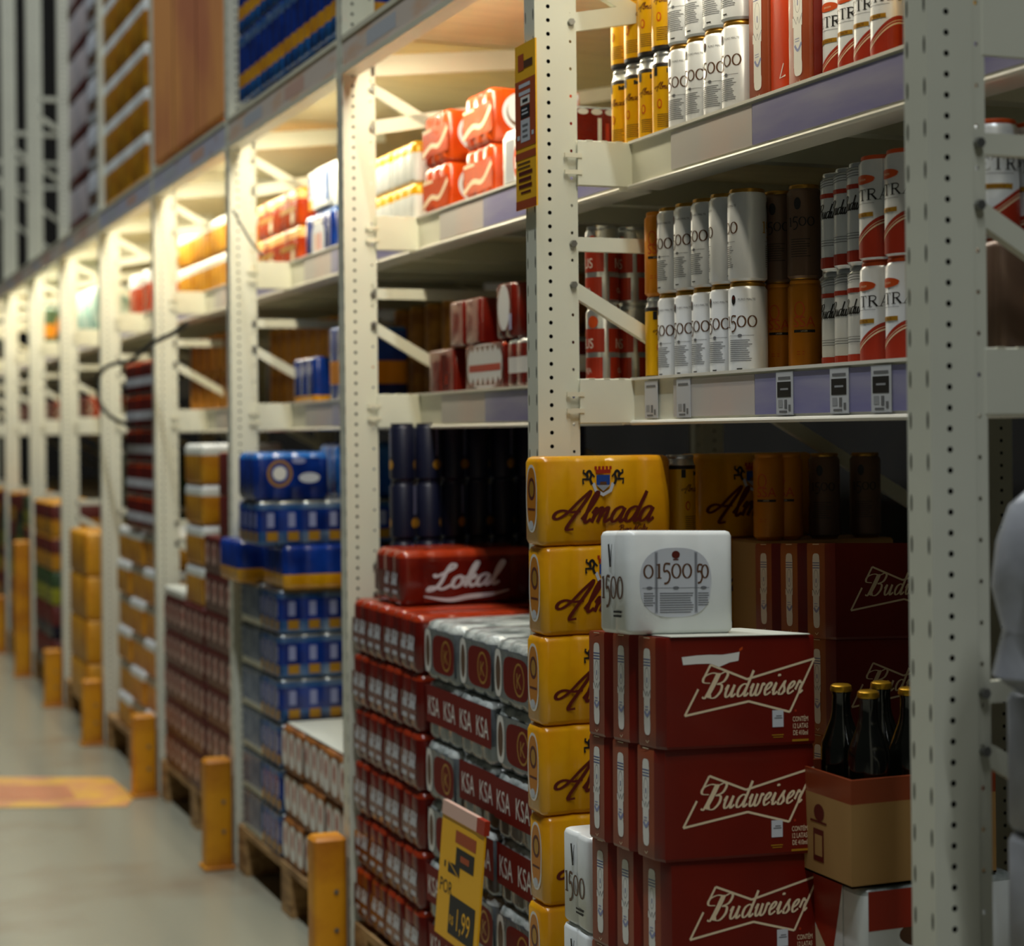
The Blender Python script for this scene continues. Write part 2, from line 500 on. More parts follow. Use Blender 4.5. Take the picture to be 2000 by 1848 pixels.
# ------------------------------------------------------------------ setting
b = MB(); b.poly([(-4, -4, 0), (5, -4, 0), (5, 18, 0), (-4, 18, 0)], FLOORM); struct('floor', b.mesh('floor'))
b = MB(); b.box(2.75, 2.85, -3, 17, 0, 10, WALLM); struct('shade_backing', b.mesh('shade_backing'))  # dark sheet standing in for the unlit racks at the back
b = MB(); b.box(-4, 2.75, 17, 17.1, 0, 10, WALLM); struct('wall_back', b.mesh('wall_back'))
b = MB(); b.box(-4, 2.85, -3, 17.1, 10, 10.1, CEILM); struct('ceiling', b.mesh('ceiling'))
# painted mark across the aisle floor
qa = [on_z(-40, 1518, .002), on_z(215, 1518, .002), on_z(262, 1556, .002), on_z(248, 1575, .002), on_z(-40, 1578, .002)]
b = MB(); b.poly([(x, y, .002) for x, y in qa][::-1], MARK)
qi = [on_z(-40, 1533, .003), on_z(130, 1533, .003), on_z(150, 1560, .003), on_z(-40, 1563, .003)]
b.poly([(x, y, .003) for x, y in qi][::-1], MARKR)
struct('floor_marking', b.mesh('floor_marking', 0))

# ------------------------------------------------------------------ rack
XF = 1.274; PW = .084; PD = .05; XB = 1.463; L0 = 1.86; LB = 1.228
YK = [L0 + LB * k for k in range(11)]
ZT = 4.6
ZLO = (1.334, 1.420); ZHI = (1.769, 1.856); ZHD = (2.195, 2.29)


def perforated(mb, fn, width, height, cols, M, nseg=8):
    """a sheet u in 0..width, v in 0..height; cols = (u, pitch, hole half sizes a, b, v start): real holes"""
    cols = sorted(cols)
    edges = [0.] + [(cols[i][0] + cols[i + 1][0]) / 2 for i in range(len(cols) - 1)] + [width]
    for ci, (u, pitch, a, bb, v0) in enumerate(cols):
        ul, ur = edges[ci], edges[ci + 1]
        v = 0.
        if v0 - pitch / 2 > 0:
            mb.poly([fn(ul, 0), fn(ur, 0), fn(ur, v0 - pitch / 2), fn(ul, v0 - pitch / 2)], M); v = v0 - pitch / 2
        while v + pitch <= height:
            cv = v + pitch / 2
            ang = [radians(22.5 + 45 * k) for k in range(8)]
            hole = [(u + a * cos(t) / cos(radians(22.5)) * .96, cv + bb * sin(t) / cos(radians(22.5)) * .96) for t in ang]
            out = [(ur, cv + (pitch / 2) * .41), (u + (ur - u) * .41, v + pitch), (u - (u - ul) * .41, v + pitch), (ul, cv + (pitch / 2) * .41),
                   (ul, cv - (pitch / 2) * .41), (u - (u - ul) * .41, v), (u + (ur - u) * .41, v), (ur, cv - (pitch / 2) * .41)]
            base = len(mb.v)
            mb.v += [fn(*p) for p in hole] + [fn(*p) for p in out] + [fn(ur, v + pitch), fn(ul, v + pitch), fn(ul, v), fn(ur, v)]
            corner = {0: 16, 2: 17, 4: 18, 6: 19}
            for k in range(8):
                j = (k + 1) % 8
                mb.face((base + k, base + 8 + k, base + 8 + j, base + j), M)
                if k in corner: mb.face((base + 8 + k, base + corner[k], base + 8 + j), M)
            v += pitch
        if v < height: mb.poly([fn(ul, v), fn(ur, v), fn(ur, height), fn(ul, height)], M)


def upright_mesh(flip=False):
    mb = MB()
    s = -1 if flip else 1
    X = lambda x: x if not flip else PW - x
    # side web with its column of round holes, seen along the aisle
    perforated(mb, lambda u, v: (X(u), 0, v), .063, ZT, [(.0265, .025, .0038, .0038, .02)], PAINT)
    # folded flange, a step back, with bolt holes
    perforated(mb, lambda u, v: (X(.063 + u), .004, v), .021, ZT, [(.009, .05, .0026, .003, .035)], PAINT)
    mb.poly([(X(.063), 0, 0), (X(.063), .004, 0), (X(.063), .004, ZT), (X(.063), 0, ZT)], PAINT)
    # aisle face with two columns of slots
    perforated(mb, lambda u, v: (X(0), PD - u, v), PD, ZT, [(.007, .05, .0022, .011, .03), (.043, .05, .0022, .011, .03)], PAINT)
    # far flange, and near-black sheets painting the shade inside the post
    mb.poly([(X(0), PD, 0), (X(.075), PD, 0), (X(.075), PD, ZT), (X(0), PD, ZT)], PAINT)
    mb.poly([(X(.004), .006, 0), (X(.07), .012, 0), (X(.07), .012, ZT), (X(.004), .006, ZT)], HOLE_SHADE)
    mb.poly([(X(.006), .008, 0), (X(.006), PD - .003, 0), (X(.006), PD - .003, ZT), (X(.006), .008, ZT)], HOLE_SHADE)
    mb.poly([(X(.084), .004, 0), (X(.084), .02, 0), (X(.084), .02, ZT), (X(.084), .004, ZT)], PAINT)
    return mb.mesh('upright', 20)


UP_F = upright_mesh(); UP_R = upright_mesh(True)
b = MB(); b.box(-.008, PW + .008, -.012, PD + .01, 0, .006, PAINT2)
for bx in (.0, .07): b.tube([(bx, -.006, .006), (bx, -.006, .014)], .005, STEEL, 6)
FOOT = b.mesh('foot_plate', 0)
XR = XF + .95


def brace(x0, z0, x1, z1, wdt=.026):
    mb = MB(); mb.bar((x0, .012, z0), (x1, .012, z1), (0, 1, 0), .016, wdt, PAINT)
    return mb.mesh('brace', 0)


BR = [brace(XF + PW - .012, 1.665, XR + .012, 1.665), brace(XF + PW - .012, 1.585, XR + .012, 1.085), brace(XF + PW - .012, 2.070, XR + .012, 2.24, .034), brace(XF + PW - .012, 2.222, XF + .50, 2.268, .05),
      brace(XF + PW - .012, 2.17, XR + .012, 1.70), brace(XF + PW - .012, .93, XR + .012, .43), brace(XF + PW - .012, 1.0, XR + .012, 1.0), brace(XF + PW - .012, 3.2, XR + .012, 3.2), brace(XF + PW - .012, 3.1, XR + .012, 2.5)]
b = MB(); b.tube([(0, .004, 0), (0, -.004, 0)], .0065, STEEL, 6)
BOLT = b.mesh('bolt', 0)
FRAME_L = ['white perforated rack post and braces in front of the bottle crate', 'cream perforated rack post with a notice behind the yellow can packs', 'white rack post and braces behind the red script packs',
           'white rack post and braces behind the blue stack', 'white rack post between dark red crates and yellow can trays', 'white rack post between yellow can trays and tall yellow boxes', 'white rack post between tall yellow boxes and striped boxes',
           'white rack post just past the striped boxes', 'second white rack post past the striped boxes', 'third white rack post past the striped boxes', 'fourth white rack post past the striped boxes']
for k, y in enumerate(YK):
    e = put('storage_rack', None, None, (0, y, 0)); e.empty_display_size = .05
    tag(e, FRAME_L[k], 'rack', 'perforated racks along the aisle')
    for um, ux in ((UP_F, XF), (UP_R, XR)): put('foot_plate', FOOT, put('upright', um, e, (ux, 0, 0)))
    for br in BR: put('brace', br, e)
    for zz in (1.665, 1.59, 2.07, 2.165, .93, 1.0, 3.2, 3.1): put('bolt', BOLT, e, (XF + .073, 0, zz), label='small steel bolt head')

BAYW = ['bay with the bottle crate', 'bay with the silver packs', 'bay with the blue stack', 'bay with the dark red crates', 'bay with the yellow can trays', 'bay with the tall yellow boxes', 'bay with the striped boxes',
        'first bay past the striped boxes', 'second bay past the striped boxes', 'third bay past the striped boxes']
GAP = PD + .004


def shelf_meshes(h, lev):
    ln = LB - .006                     # local y runs from 0 (near frame) to ln (far frame)
    o = {}
    mb = MB()
    y0 = .03                               # clear of the braces of the near frame
    mb.box(XB, XB + .006, y0, ln, .006, h - .004, PAINT)
    mb.box(XB - .006, XB + .008, y0, ln, h - .005, h, LIP)         # rolled top edge
    mb.tube([(XB - .004, y0, .003), (XB - .004, ln, .003)], .0045, LIP, 8)
    mb.box(XB - .002, XB + .06, y0, ln, 0, .006, LIP)
    o['front_beam'] = mb.mesh('front_beam', 30)
    mb = MB(); mb.box(XB - .0035, XB - .0005, .032, ln * .62, .012, h - .009, STRIP)
    o['price_rail'] = mb.mesh('price_rail', 0)
    mb = MB(); mb.box(XB - .003, XB - .0005, ln * .622, ln * .86, .012, h - .009, STRIP2)
    o['rail_card'] = mb.mesh('rail_card', 0)
    mb = MB(); mb.box(XB + .009, XR - .01, y0, ln, h - .022, h - .010, DECK)
    for t in (.25, .5, .75): mb.box(XB + .062, XR - .01, ln * t - .02, ln * t + .02, .01, h - .022, PAINT)
    o['deck'] = mb.mesh('deck', 0)
    for pi_, yy in enumerate((0.0, ln - .004)):                     # end plates that carry the beam on the frame
        mb = MB()
        mb.bbox(XF + PW - .004, XB + .004, yy, yy + .004, .002, h - .002, PAINT, .0015)
        for t in ((.25, .6) if pi_ else ()): mb.box(XF + PW - .03, XF + PW + .004, yy - .002, yy + .002, h * t, h * t + .008, PAINT2)
        for t in (.2, .5, .8): mb.box(XF + PW + .1 * t - .006, XF + PW + .1 * t + .006, yy, yy + .006, h - .004, h - .001, PAINT2)
        o['end_plate' + str(pi_)] = mb.mesh('end_plate', 0)
    return o


# the end plate stands at the frame plane; the board starts just past the upright
for lev, (z0, z1) in enumerate((ZLO, ZHI)):
    ms = shelf_meshes(z1 - z0, lev)
    for k in range(10):
        e = put('rack_shelf', None, None, (0, YK[k] + .003 + (0), z0)); e.empty_display_size = .05
        tag(e, ('lower' if lev == 0 else 'upper') + ' white steel shelf with price rail, ' + BAYW[k], 'shelf', 'steel shelves of the rack')
        fb = None
        for nm, me in ms.items():
            o = put(nm.rstrip('01'), me, fb if nm in ('price_rail', 'rail_card') else e, label={'price_rail': 'violet tinted plastic price rail', 'rail_card': 'pale card in the price rail'}.get(nm))
            if nm == 'front_beam': fb = o

# header beams with deck above and a strip lamp behind each
ln = LB - PD - .004
HDR = mat('header_banner', (222, 208, 196), .45, rgb2=(226, 184, 150), vscale=5, stretch=(1, 1.2, 5), lo=.5, hi=.7)
HDR2 = mat('header_banner_lilac', (196, 196, 214), .45, rgb2=(180, 156, 156), vscale=6, stretch=(1, 2, 4), lo=.55, hi=.7)
for k in range(1, 10):
    e = put('header_beam', None, None, (0, YK[k] + PD + .002, 0)); e.empty_display_size = .05
    tag(e, 'slanting printed banner beam above the top shelf, ' + BAYW[k], 'beam', 'banner beams over the shelves')
    mb = MB(); mb.box(XF + .004, XF + .04, 0, ln, ZHD[0], ZHD[1], PAINT); mb.box(XF - .002, XF + .004, 0, ln, ZHD[1] - .012, ZHD[1], PAINT2); mb.box(XF - .004, XF + .004, 0, ln, ZHD[0], ZHD[0] + .014, PAINT2)
    put('beam', mb.mesh('beam', 0), e)
    mb = MB(); mb.box(XF, XF + .004, .004, ln - .004, ZHD[0] + .016, ZHD[1] - .014, HDR2 if k in (3, 4) else HDR)
    P = Print(); P.rect(-ln + .2, ZHD[0] + .03, -ln + .42, ZHD[1] - .03, PLG); P.rect(-.5, ZHD[0] + .03, -.3, ZHD[1] - .03, SIGNP)
    P.put(mb, lambda u, v, ee: (XF - ee, -u, v))
    put('banner', mb.mesh('banner', 0), e)
for k in range(0, 10):
    mb = MB(); mb.box(XF + .045, XR + .1, .002, LB - .004, ZHD[1] + .002, ZHD[1] + .022, DECK)
    o = put('deck_board', mb.mesh('deck_board', 0), None, (0, YK[k] + .002, 0))
    tag(o, 'cream board roofing the top shelf, ' + BAYW[k], 'board', 'boards above the top shelves')
    e = put('strip_lamp', None, None, (0, YK[k], 0)); tag(e, 'glowing strip lamp under the board, ' + BAYW[k], 'lamp', 'strip lamps under the boards')
    mb = MB(); mb.box(XF + .044, XF + .075, .2, LB - .15, ZHD[1] - .012, ZHD[1] + .002, PAINT); put('housing', mb.mesh('housing', 0), e)
    mb = MB(); mb.tube([(XF + .058, .22, ZHD[1] - .021), (XF + .058, LB - .17, ZHD[1] - .021)], .009, TUBE, 10); put('tube', mb.mesh('tube'), e)
    a = area('strip_light', (XF + .060, YK[k] + LB / 2, ZHD[1] - .034), .03, .95, 9.0 if k else 3.0, (1.0, .90, .68), (0, radians(-14), 0))

# ------------------------------------------------------------------ cans
def can_kind(name, r, h, body, rim, prints, n=26, a0=-118., lidm=None, neck=None, banded=False):
    ol, nn = circ(r, n)
    mb = MB()
    neck = neck or body
    if banded:
        mb.loft(ol, nn, [(0, .007), (.003, .005), (.007, 0), (.013, 0), (h - .026, 0), (h - .019, 0), (h - .016, .002), (h - .007, .004)], body, [SILV, PBLK, PBLK, body, PBLK, SILV, SILV], (True, False))
    else:
        mb.loft(ol, nn, [(0, .006), (.003, .004), (.007, 0), (h - .012, 0), (h - .006, .004)], body, [rim, body, body, neck], (True, False))
    if prints: prints.put(mb, round_can(r, a0))
    parts = [('body', mb.mesh(name + '_body'), None)]
    mb = MB()
    mb.loft(ol, nn, [(h - .007, .0042), (h - .003, .003), (h, .004), (h - .001, .0065), (h - .005, .008)], rim, None, (False, True), lidm or SILV)
    parts.append(('lid', mb.mesh(name + '_lid'), None))
    return Kind('drink_can', 'can', parts)


H473 = .1565
# white can, bronze numerals
P = Print()
for du in (-.002, .102):
    serif(P, '1500', du - .031, .082, .026, PGOLD if du > .05 else PBRZ, 1)
    P.ell(du - .012, .128, .0045, .008, PBLK, 1); P.ell(du - .012, .131, .0025, .003, PBRN, 2)
    P.text('PURO MALTE', du + .012, .1265, .0036, PTXT, 1)
    P.rect(du - .024, .068, du + .024, .0686, PTXT, 1); P.ell(du, .0683, .004, .0025, PTXT, 1)
    P.lines(du, .060, .044, 11, .0034, PTXT, .0012, 1)
P.rect(-.008, .012, .002, .014, PBLK, 1)
C1500 = can_kind('white_can', .033, H473, CANW, GOLDR, P)
# slim yellow can, dark rims
P = Print()
for du in (.0, .0895):
    P.rect(du - .029, .136, du + .03, .1366, PBRN, 1); P.rect(du - .029, .012, du + .03, .0126, PBRN, 1)
    script(P, 'Almada', du - .018, .090, .0062, PBRN, .35, .2, .12, 1)
    P.rect(du + .004, .119, du + .008, .127, PBLK, 1); P.rect(du + .012, .119, du + .016, .127, PBLK, 1); P.ell(du + .010, .122, .003, .003, PBLK, 1)
    P.ell(du - .01, .064, .005, .0085, PORG, 1); P.ell(du - .01, .064, .003, .006, YELC, 2)
    P.lines(du, .044, .03, 7, .0036, PBRZ, .0011, 1)
    P.rect(du - .022, .115, du - .014, .13, PBLK, 1)
CYEL = can_kind('yellow_can', .0285, H473, YELC, SILV, P, neck=SILV, banded=True)
# white and red can with a wave
def wave(P, du, hw, v0, v1, M, L=1):
    n = 10
    for i in range(n):
        a = -hw + 2 * hw * i / n; c = -hw + 2 * hw * (i + 1) / n
        f = lambda x: v0 + (v1 - v0) * (.5 + .5 * math.tanh((x / hw) * 1.8))
        P.poly([(du + a, .006), (du + c, .006), (du + c, f(c)), (du + a, f(a))], M, L)


def petra_print(hw):
    P = Print()
    for i in range(40):                                     # wave rising round the can
        f = lambda t: .050 - .018 * cos(t * pi) if t >= 0 else .050 - .018 * cos(t * pi)
        g = lambda u: .034 + .034 * (.5 + .5 * sin(max(-1., min(1., (u + .004) / (hw * .75))) * pi / 2))
        a = -2 * hw + i * hw / 10; c = a + hw / 10
        ga, gc = (g(a), g(c)) if abs(a + c) < 2.9 * hw else (.052, .052)
        P.poly([(a, .006), (c, .006), (c, gc), (a, ga)], PRED, 1)
        if abs(a + c) < 2.6 * hw:
            P.poly([(a, ga - .012), (c, gc - .012), (c, gc - .0095), (a, ga - .0095)], PCREAM, 2); P.poly([(a, ga - .007), (c, gc - .007), (c, gc - .006), (a, ga - .006)], PCREAM, 2)
    for du in (-.010,):
        serif(P, 'PETRA', du - .0255 * hw / .03, .090, .0165, PBLK, 1, sx=.78 * hw / .03)
        P.rect(du - .022, .0855, du + .022, .0861, PTXT, 1)
        P.rect(du - .02 * hw / .03, .066, du + .012 * hw / .03, .0725, PGOLD, 2)
        P.text('PURO MALTE', du - .004, .0675, .0032, PBRN, 3)
        P.ell(du, .121, .014 * hw / .03, .007, PORG, 1); P.text('ORIGEM', du, .119, .003, PCREAM, 2)
    return P


CPET = can_kind('wave_can', .033, H473, CANW, PORG, petra_print(.05), lidm=PORG)
CPETS = can_kind('slim_wave_can', .0275, H473, CANW, SILV, petra_print(.042))
# white slim can, black script, red foot
P = Print()
for du in (0., .085):
    script(P, 'Budweiser', du - .034, .085, .0108, PBLK, .35, .22, .08, 1, sx=.8)
    P.rect(du - .042, .007, du + .042, .024, PRED, 1); P.rect(du - .035, .05, du + .03, .0508, PTXT, 1); P.lines(du, .046, .05, 2, .004, PTXT, .001, 1)
    P.rect(du - .042, .117, du + .042, .124, PRED, 1)
    for q in range(4): P.line(crom([(du - .036, .132 + q * .004), (du, .137 + q * .004), (du + .036, .132 + q * .004)]), .0011, PTXT, 1)
CBUD = can_kind('white_script_can', .0275, H473, CANW, SILV, P, neck=CLEAR)
# amber and bronze cans
P = Print()
for du in (-.006, .08):
    P.text('SSA', du, .079, .018, PORG, 1, sx=.95); P.rect(du - .018, .070, du + .018, .0745, PBLK, 1); P.text('LAGER', du, .0712, .0026, PCREAM, 2)
    P.ring(du - .008, .108, .008, .012, PORG, .002, L=1); P.lines(du - .006, .038, .014, 2, .004, PORG, .0012, 1)
CAMB = can_kind('amber_can', .0285, H473, ORC, ORC, P, lidm=GOLDR)
P = Print()
for du in (-.006, .08):
    serif(P, '1500', du - .022, .088, .02, PBLK, 1); P.ell(du - .004, .125, .006, .01, PBLK, 1); P.lines(du, .066, .034, 8, .004, PBLK, .001, 1)
CBRZ = can_kind('bronze_can', .0285, H473, BRC, GOLDR, P)
# red and silver can
P = Print()
for du in (-.05, .05):
    P.rect(du - .045, .012, du + .04, .056, PRED, 1); P.rect(du - .048, .066, du + .044, .112, PRED, 1)
    P.text('NEUS', du - .005, .074, .02, PWHITE, 2, sx=.8); P.text('CERVEJA', du - .005, .026, .010, PWHITE, 2, sx=.8)
    P.ell(du + .02, .125, .012, .012, PORG, 1)
CRED = can_kind('red_silver_can', .033, H473, SILV, SILV, P)
# yellow big can with barcode
P = Print(); P.rect(-.012, .03, .004, .075, PWHITE, 1)
for q in range(9): P.rect(-.011, .034 + q * .0045, .003, .0355 + q * .0045 + (.001 if q % 3 else 0), PBLK, 2)
P.text('JA', -.03, .09, .02, PBRN, 1)
CBIG = can_kind('big_yellow_can', .034, H473, YELC, YELC, P, lidm=GOLDR)
CGOLD = can_kind('gold_can_plain', .031, .15, mat('dull_gold_can', (206, 146, 62), .4, .1, rgb2=(140, 84, 40), vscale=18), GOLDR, None, 16)
P = Print()
for du in (-.04, .04): P.ell(du, .04, .012, .012, PGOLD, 1); P.rect(du - .002, .06, du + .002, .13, PLIL, 1)
CNAVY = can_kind('navy_can', .031, .14, NAVY, NAVY, P, 20)

zL = ZLO[1] + .001; zH = ZHI[1] + .001
zL -= .011; zH -= .011                       # boards lie just under the lip
# lower shelf, nearest bay: five white cans on two tiers
for t in range(2):
    for i in range(5):
        C1500.at((1.506, 2.725 + .0668 * i, zL + t * H473), f'white can with bronze numerals, lower shelf, {["lower", "upper"][t]} tier, {NTH[i]} from the amber cans', 'white numeral cans on the lower shelf', rz=radians((-22, -44, -50, -46, -52)[i] - t * (55 if i < 2 else 4)))
CYEL.at((1.506, 3.055, zL), 'slim yellow can standing on the lower shelf behind the white numeral cans', 'slim yellow cans', rz=.3)
CYEL.at((1.566, 3.052, zL), 'slim yellow can half hidden at the frame end of the lower shelf', 'slim yellow cans', rz=.9)
CAMB.at((1.506, 3.055, zL + H473), 'amber can standing on top of the slim yellow can on the lower shelf', 'amber cans')
for i, (px, X) in enumerate(((1524, 1.572), (1573, 1.572))):
    y, _ = on_x(px, 620, X)
    CAMB.at((X, y, zL), f'amber can with a black band on the lower shelf, {["beside the white numeral can", "beside the white script cans"][i]}', 'amber cans', rz=.1)
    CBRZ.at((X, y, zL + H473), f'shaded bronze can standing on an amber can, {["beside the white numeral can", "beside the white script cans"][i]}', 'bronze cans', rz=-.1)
for i in range(3):
    for t in range(2):
        CBUD.at((1.531 + .0105 * i, 2.402 + .0555 * i, zL + t * H473), f'white can with black script and red foot, {["lower", "upper"][t]} tier, {NTH[i]} from the wave cans', 'white script cans on the lower shelf', rz=radians(-34 + 6 * i))
for i in range(4):
    for t in range(2):
        CPET.at((1.515 - .0 * i, 2.130 + .0676 * i, zL + t * H473), f'white can with red wave, lower shelf, {["lower", "upper"][t]} tier, {NTH[i]} from the white post', 'red wave cans on the lower shelf', rz=radians(-62 + 6 * i))
# red and silver cans seen through the frame
for t in range(2):
    for i in range(4):
        CRED.at((1.50 + .068 * i, 3.30, zL + t * H473), f'red and silver can seen behind the cream frame, {["lower", "upper"][t]} tier, {NTH[i]} from the aisle', 'red and silver cans behind the frame', rz=radians(20 - 9 * i))
# dim rows behind on the lower shelf
for i in range(9):
    C1500.at((1.72, 2.30 + .068 * i, zL), f'shaded white can at the back of the lower shelf, {NTH[i]} from the white post', 'shaded white cans at the back')
# upper shelf
for t in range(2):
    for i in range(4):
        CYEL.at((1.497, 2.998 + .0585 * i, zH + t * H473), f'slim yellow can, upper shelf, {["lower", "upper"][t]} tier, {NTH[i]} from the white cans', 'slim yellow cans on the upper shelf', rz=radians(-10 - 9 * i))
    for i in range(4):
        C1500.at((1.503, 2.734 + .0668 * i, zH + t * H473), f'white can with bronze numerals, upper shelf, {["lower", "upper"][t]} tier, {NTH[i]} from the red carton', 'white numeral cans on the upper shelf', rz=radians((-48, -38, -46, -40)[i]))
for t in range(2):
    for i in range(4):
        CPETS.at((1.498 + .0072 * i, 2.281 + .0558 * i, zH + t * H473), f'white can with brown wave, upper shelf, {["lower", "upper"][t]} tier, {NTH[i]} from the big yellow cans', 'wave cans on the upper shelf', rz=radians(-30))
for t in range(2):
    for i in range(2):
        CBIG.at((1.505, 2.125 + .0695 * i, zH + t * H473), f'big yellow can on the upper shelf, {["lower", "upper"][t]} tier, {NTH[i]} from the white post', 'big yellow cans on the upper shelf', rz=radians(12 if i else 0))

def riser(x0, x1, y0, y1, z1, text, z0=.14):
    mb = MB(); mb.bbox(0, x1 - x0, 0, y1 - y0, 0, z1 - z0 - .0005, KRAFT, .004)
    o = put('kraft_carton', mb.mesh('kraft_carton', 0), None, (x0, y0, z0)); tag(o, text, 'carton')


# ------------------------------------------------------------------ cartons and packs
def script_logo(P, cx, cy, w_, M, L=1):
    """a bow-tie outline with a joined-up word across it; w_ is its overall width"""
    k = w_ / 270.
    q = [(-135, -50), (-82, 40), (-8, 12), (133, 46), (80, -50), (-5, -28)]
    t = 4.
    q = [(cx + x * k, cy + y * k) for x, y in q]
    for i in range(6):
        a, c = q[i], q[(i + 1) % 6]
        if i == 0:
            P.line([a, (a[0] + (c[0] - a[0]) * .52, a[1] + (c[1] - a[1]) * .52)], t * k, M, L); P.line([(a[0] + (c[0] - a[0]) * .74, a[1] + (c[1] - a[1]) * .74), c], t * k, M, L)
        else: P.line([a, c], t * k, M, L)
    script(P, 'Budweiser', cx - 92 * k, cy - 20 * k, 22.5 * k, M, .40, .22, .075, L + 1, sx=1.0, slope=.02, gap=.16)
    P.ell(cx + 92 * k, cy - 48 * k, 2.5 * k, 2.5 * k, PRED, L)


def bottle_mark(P, u, v0, hgt, s=1.):
    """pale upright can-and-label mark printed on each side panel"""
    w_ = .0085 * s
    P.ell(u, v0 + .012, w_ * .9, .014, PWHITE, 1, p=3); P.rect(u - w_ * .95, v0 + .012, u + w_ * .8, v0 + hgt * .42, PWHITE, 1)
    P.rect(u - w_ * 1.15, v0 + hgt * .42, u + w_ * .95, v0 + hgt * .5, PWHITE, 1)
    P.rect(u - w_ * 1.0, v0 + hgt * .5, u + w_ * 1.0, v0 + hgt * .92, PWHITE, 1); P.ell(u, v0 + hgt * .93, w_ * .95, .009, PWHITE, 1, p=3)
    for q in range(3): P.rect(u - w_ * .95, v0 + hgt * (.80 + .035 * q), u + w_ * .95, v0 + hgt * (.80 + .035 * q) + .0013, PBLU, 2)
    P.ring(u, v0 + hgt * .66, w_ * .6, hgt * .12, PTXT, .0007, L=2); P.rect(u - .001, v0 + hgt * .6, u + .001, v0 + hgt * .66, PBLU, 2)
    P.line([(u - w_, v0 + hgt * .52), (u - w_ * .3, v0 + hgt * .44), (u, v0 + hgt * .5)], .0012, PTXT, 2); P.line([(u + w_, v0 + hgt * .52), (u + w_ * .3, v0 + hgt * .44), (u, v0 + hgt * .5)], .0012, PTXT, 2)
    P.line(crom([(u - w_ * .7, v0 + hgt * .26), (u, v0 + hgt * .21), (u + w_ * .8, v0 + hgt * .27)]), .0045, PLIL, 2); P.lines(u, v0 + hgt * .31, w_ * 1.2, 2, .004, PLIL, .0012, 2)
    P.rect(u - .01, v0 + hgt + .015, u + .01, v0 + hgt + .0162, PCREAM, 1); P.line([(u - .005, v0 - .010), (u, v0 - .013), (u + .005, v0 - .009)], .0012, PCREAM, 1)


BW, BD, BH = .240, .262, .1565


def beer_carton(torn=False):
    """12-can carton: lettered face to -Y, three die-cut ridged panels to -X"""
    nseg = 3
    pts = [(BW / 2, -BD / 2), (BW / 2, BD / 2), (-BW / 2 + .012, BD / 2)]
    step = BD / nseg
    for i in range(nseg):                               # ridges run up the aisle side
        y1 = BD / 2 - i * step
        pts += [(-BW / 2 - .002, y1 - step * .06), (-BW / 2 - .004, y1 - step * .74), (-BW / 2 + .012 if i < nseg - 1 else -BW / 2 + .004, y1 - step * .97)]
    pts[-1] = (-BW / 2 + .002, -BD / 2)
    n = len(pts)
    mb = MB(); base = len(mb.v)
    zs = (0, .004, .03, BH - .022, BH - .004, BH)
    ins = (.003, .0, .0, .0, 0, .002)
    for z, q in zip(zs, ins):
        for (x, y) in pts: mb.v.append((x * (1 - q * 4), y * (1 - q * 4), z))
    for k in range(len(zs) - 1):
        for i in range(n):
            j = (i + 1) % n
            side = i >= 3 and (i % 3 == 0)
            mb.face((base + k * n + i, base + k * n + j, base + (k + 1) * n + j, base + (k + 1) * n + i), REDO if side else RED)
    mb.face([base + i for i in range(n)][::-1], RED); mb.face([base + (len(zs) - 1) * n + i for i in range(n)], RED)
    parts = [('box', mb.mesh('carton_box', 20), None)]
    mb = MB(); P = Print()
    script_logo(P, .016, .086, .212, PCREAM)
    for q, tx in enumerate(('CONTÉM', '12 LATAS', 'DE 410ml')): P.text(tx, BW / 2 - .024, .033 - q * .0098, .0072, PCREAM, 1, sx=.62)
    P.rect(BW / 2 - .038, .0045, BW / 2 - .011, .0075, PGOLD, 1)
    P.rect(.050, .026, .068, .050, PLG, 1); P.rect(.053, .038, .066, .0395, PTXT, 2); P.rect(.056, .041, .065, .0425, PTXT, 2)
    P.rect(.049, .014, .068, .0155, PGOLD, 1); P.rect(.051, .011, .067, .0122, PGOLD, 1)
    P.put(mb, front_of(BD / 2))
    parts.append(('front_print', mb.mesh('carton_front_print', 0), None))
    P = Print(); bottle_mark(P, 0, .019, .120, 1.3)
    for i in range(nseg):
        yc = BD / 2 - step * (i + .42)
        mb = MB(); P.put(mb, lambda u, v, e, yc=yc: (-BW / 2 - .0034 - e, yc - u, v))
        parts.append(('side_print', mb.mesh('carton_side_print', 0), None))
    if torn:
        mb = MB(); P = Print()
        up = [(-.094, .129), (-.07, .131), (-.05, .1315), (-.03, .131), (-.012, .133), (-.002, .1345)]
        dn = [(-.092, .118), (-.07, .119), (-.05, .119), (-.036, .1135), (-.018, .120), (-.004, .122)]
        for i in range(5): P.poly([dn[i], dn[i + 1], up[i + 1], up[i]], PWHITE, 1)
        P.poly([(-.003, .1345), (.003, .138), (.003, .142), (-.002, .139)], PORG, 1)
        P.put(mb, front_of(BD / 2)); parts.append(('torn_label', mb.mesh('torn_label', 0), None))
    return Kind('beer_carton', 'carton', parts, {'torn_label': 'torn white paper label'})


KBOX = beer_carton(); KTORN = beer_carton(True)


def carton_at(K, px, py_bot, ynear, label, dz=None, rz=0., grp='red beer cartons'):
    """near bottom left corner of the lettered face at pixel px on the plane y = ynear"""
    x, z = on_y(px, py_bot, ynear)
    return K.at((x + BW / 2, ynear + BD / 2, z if dz is None else dz), label, grp, rz)


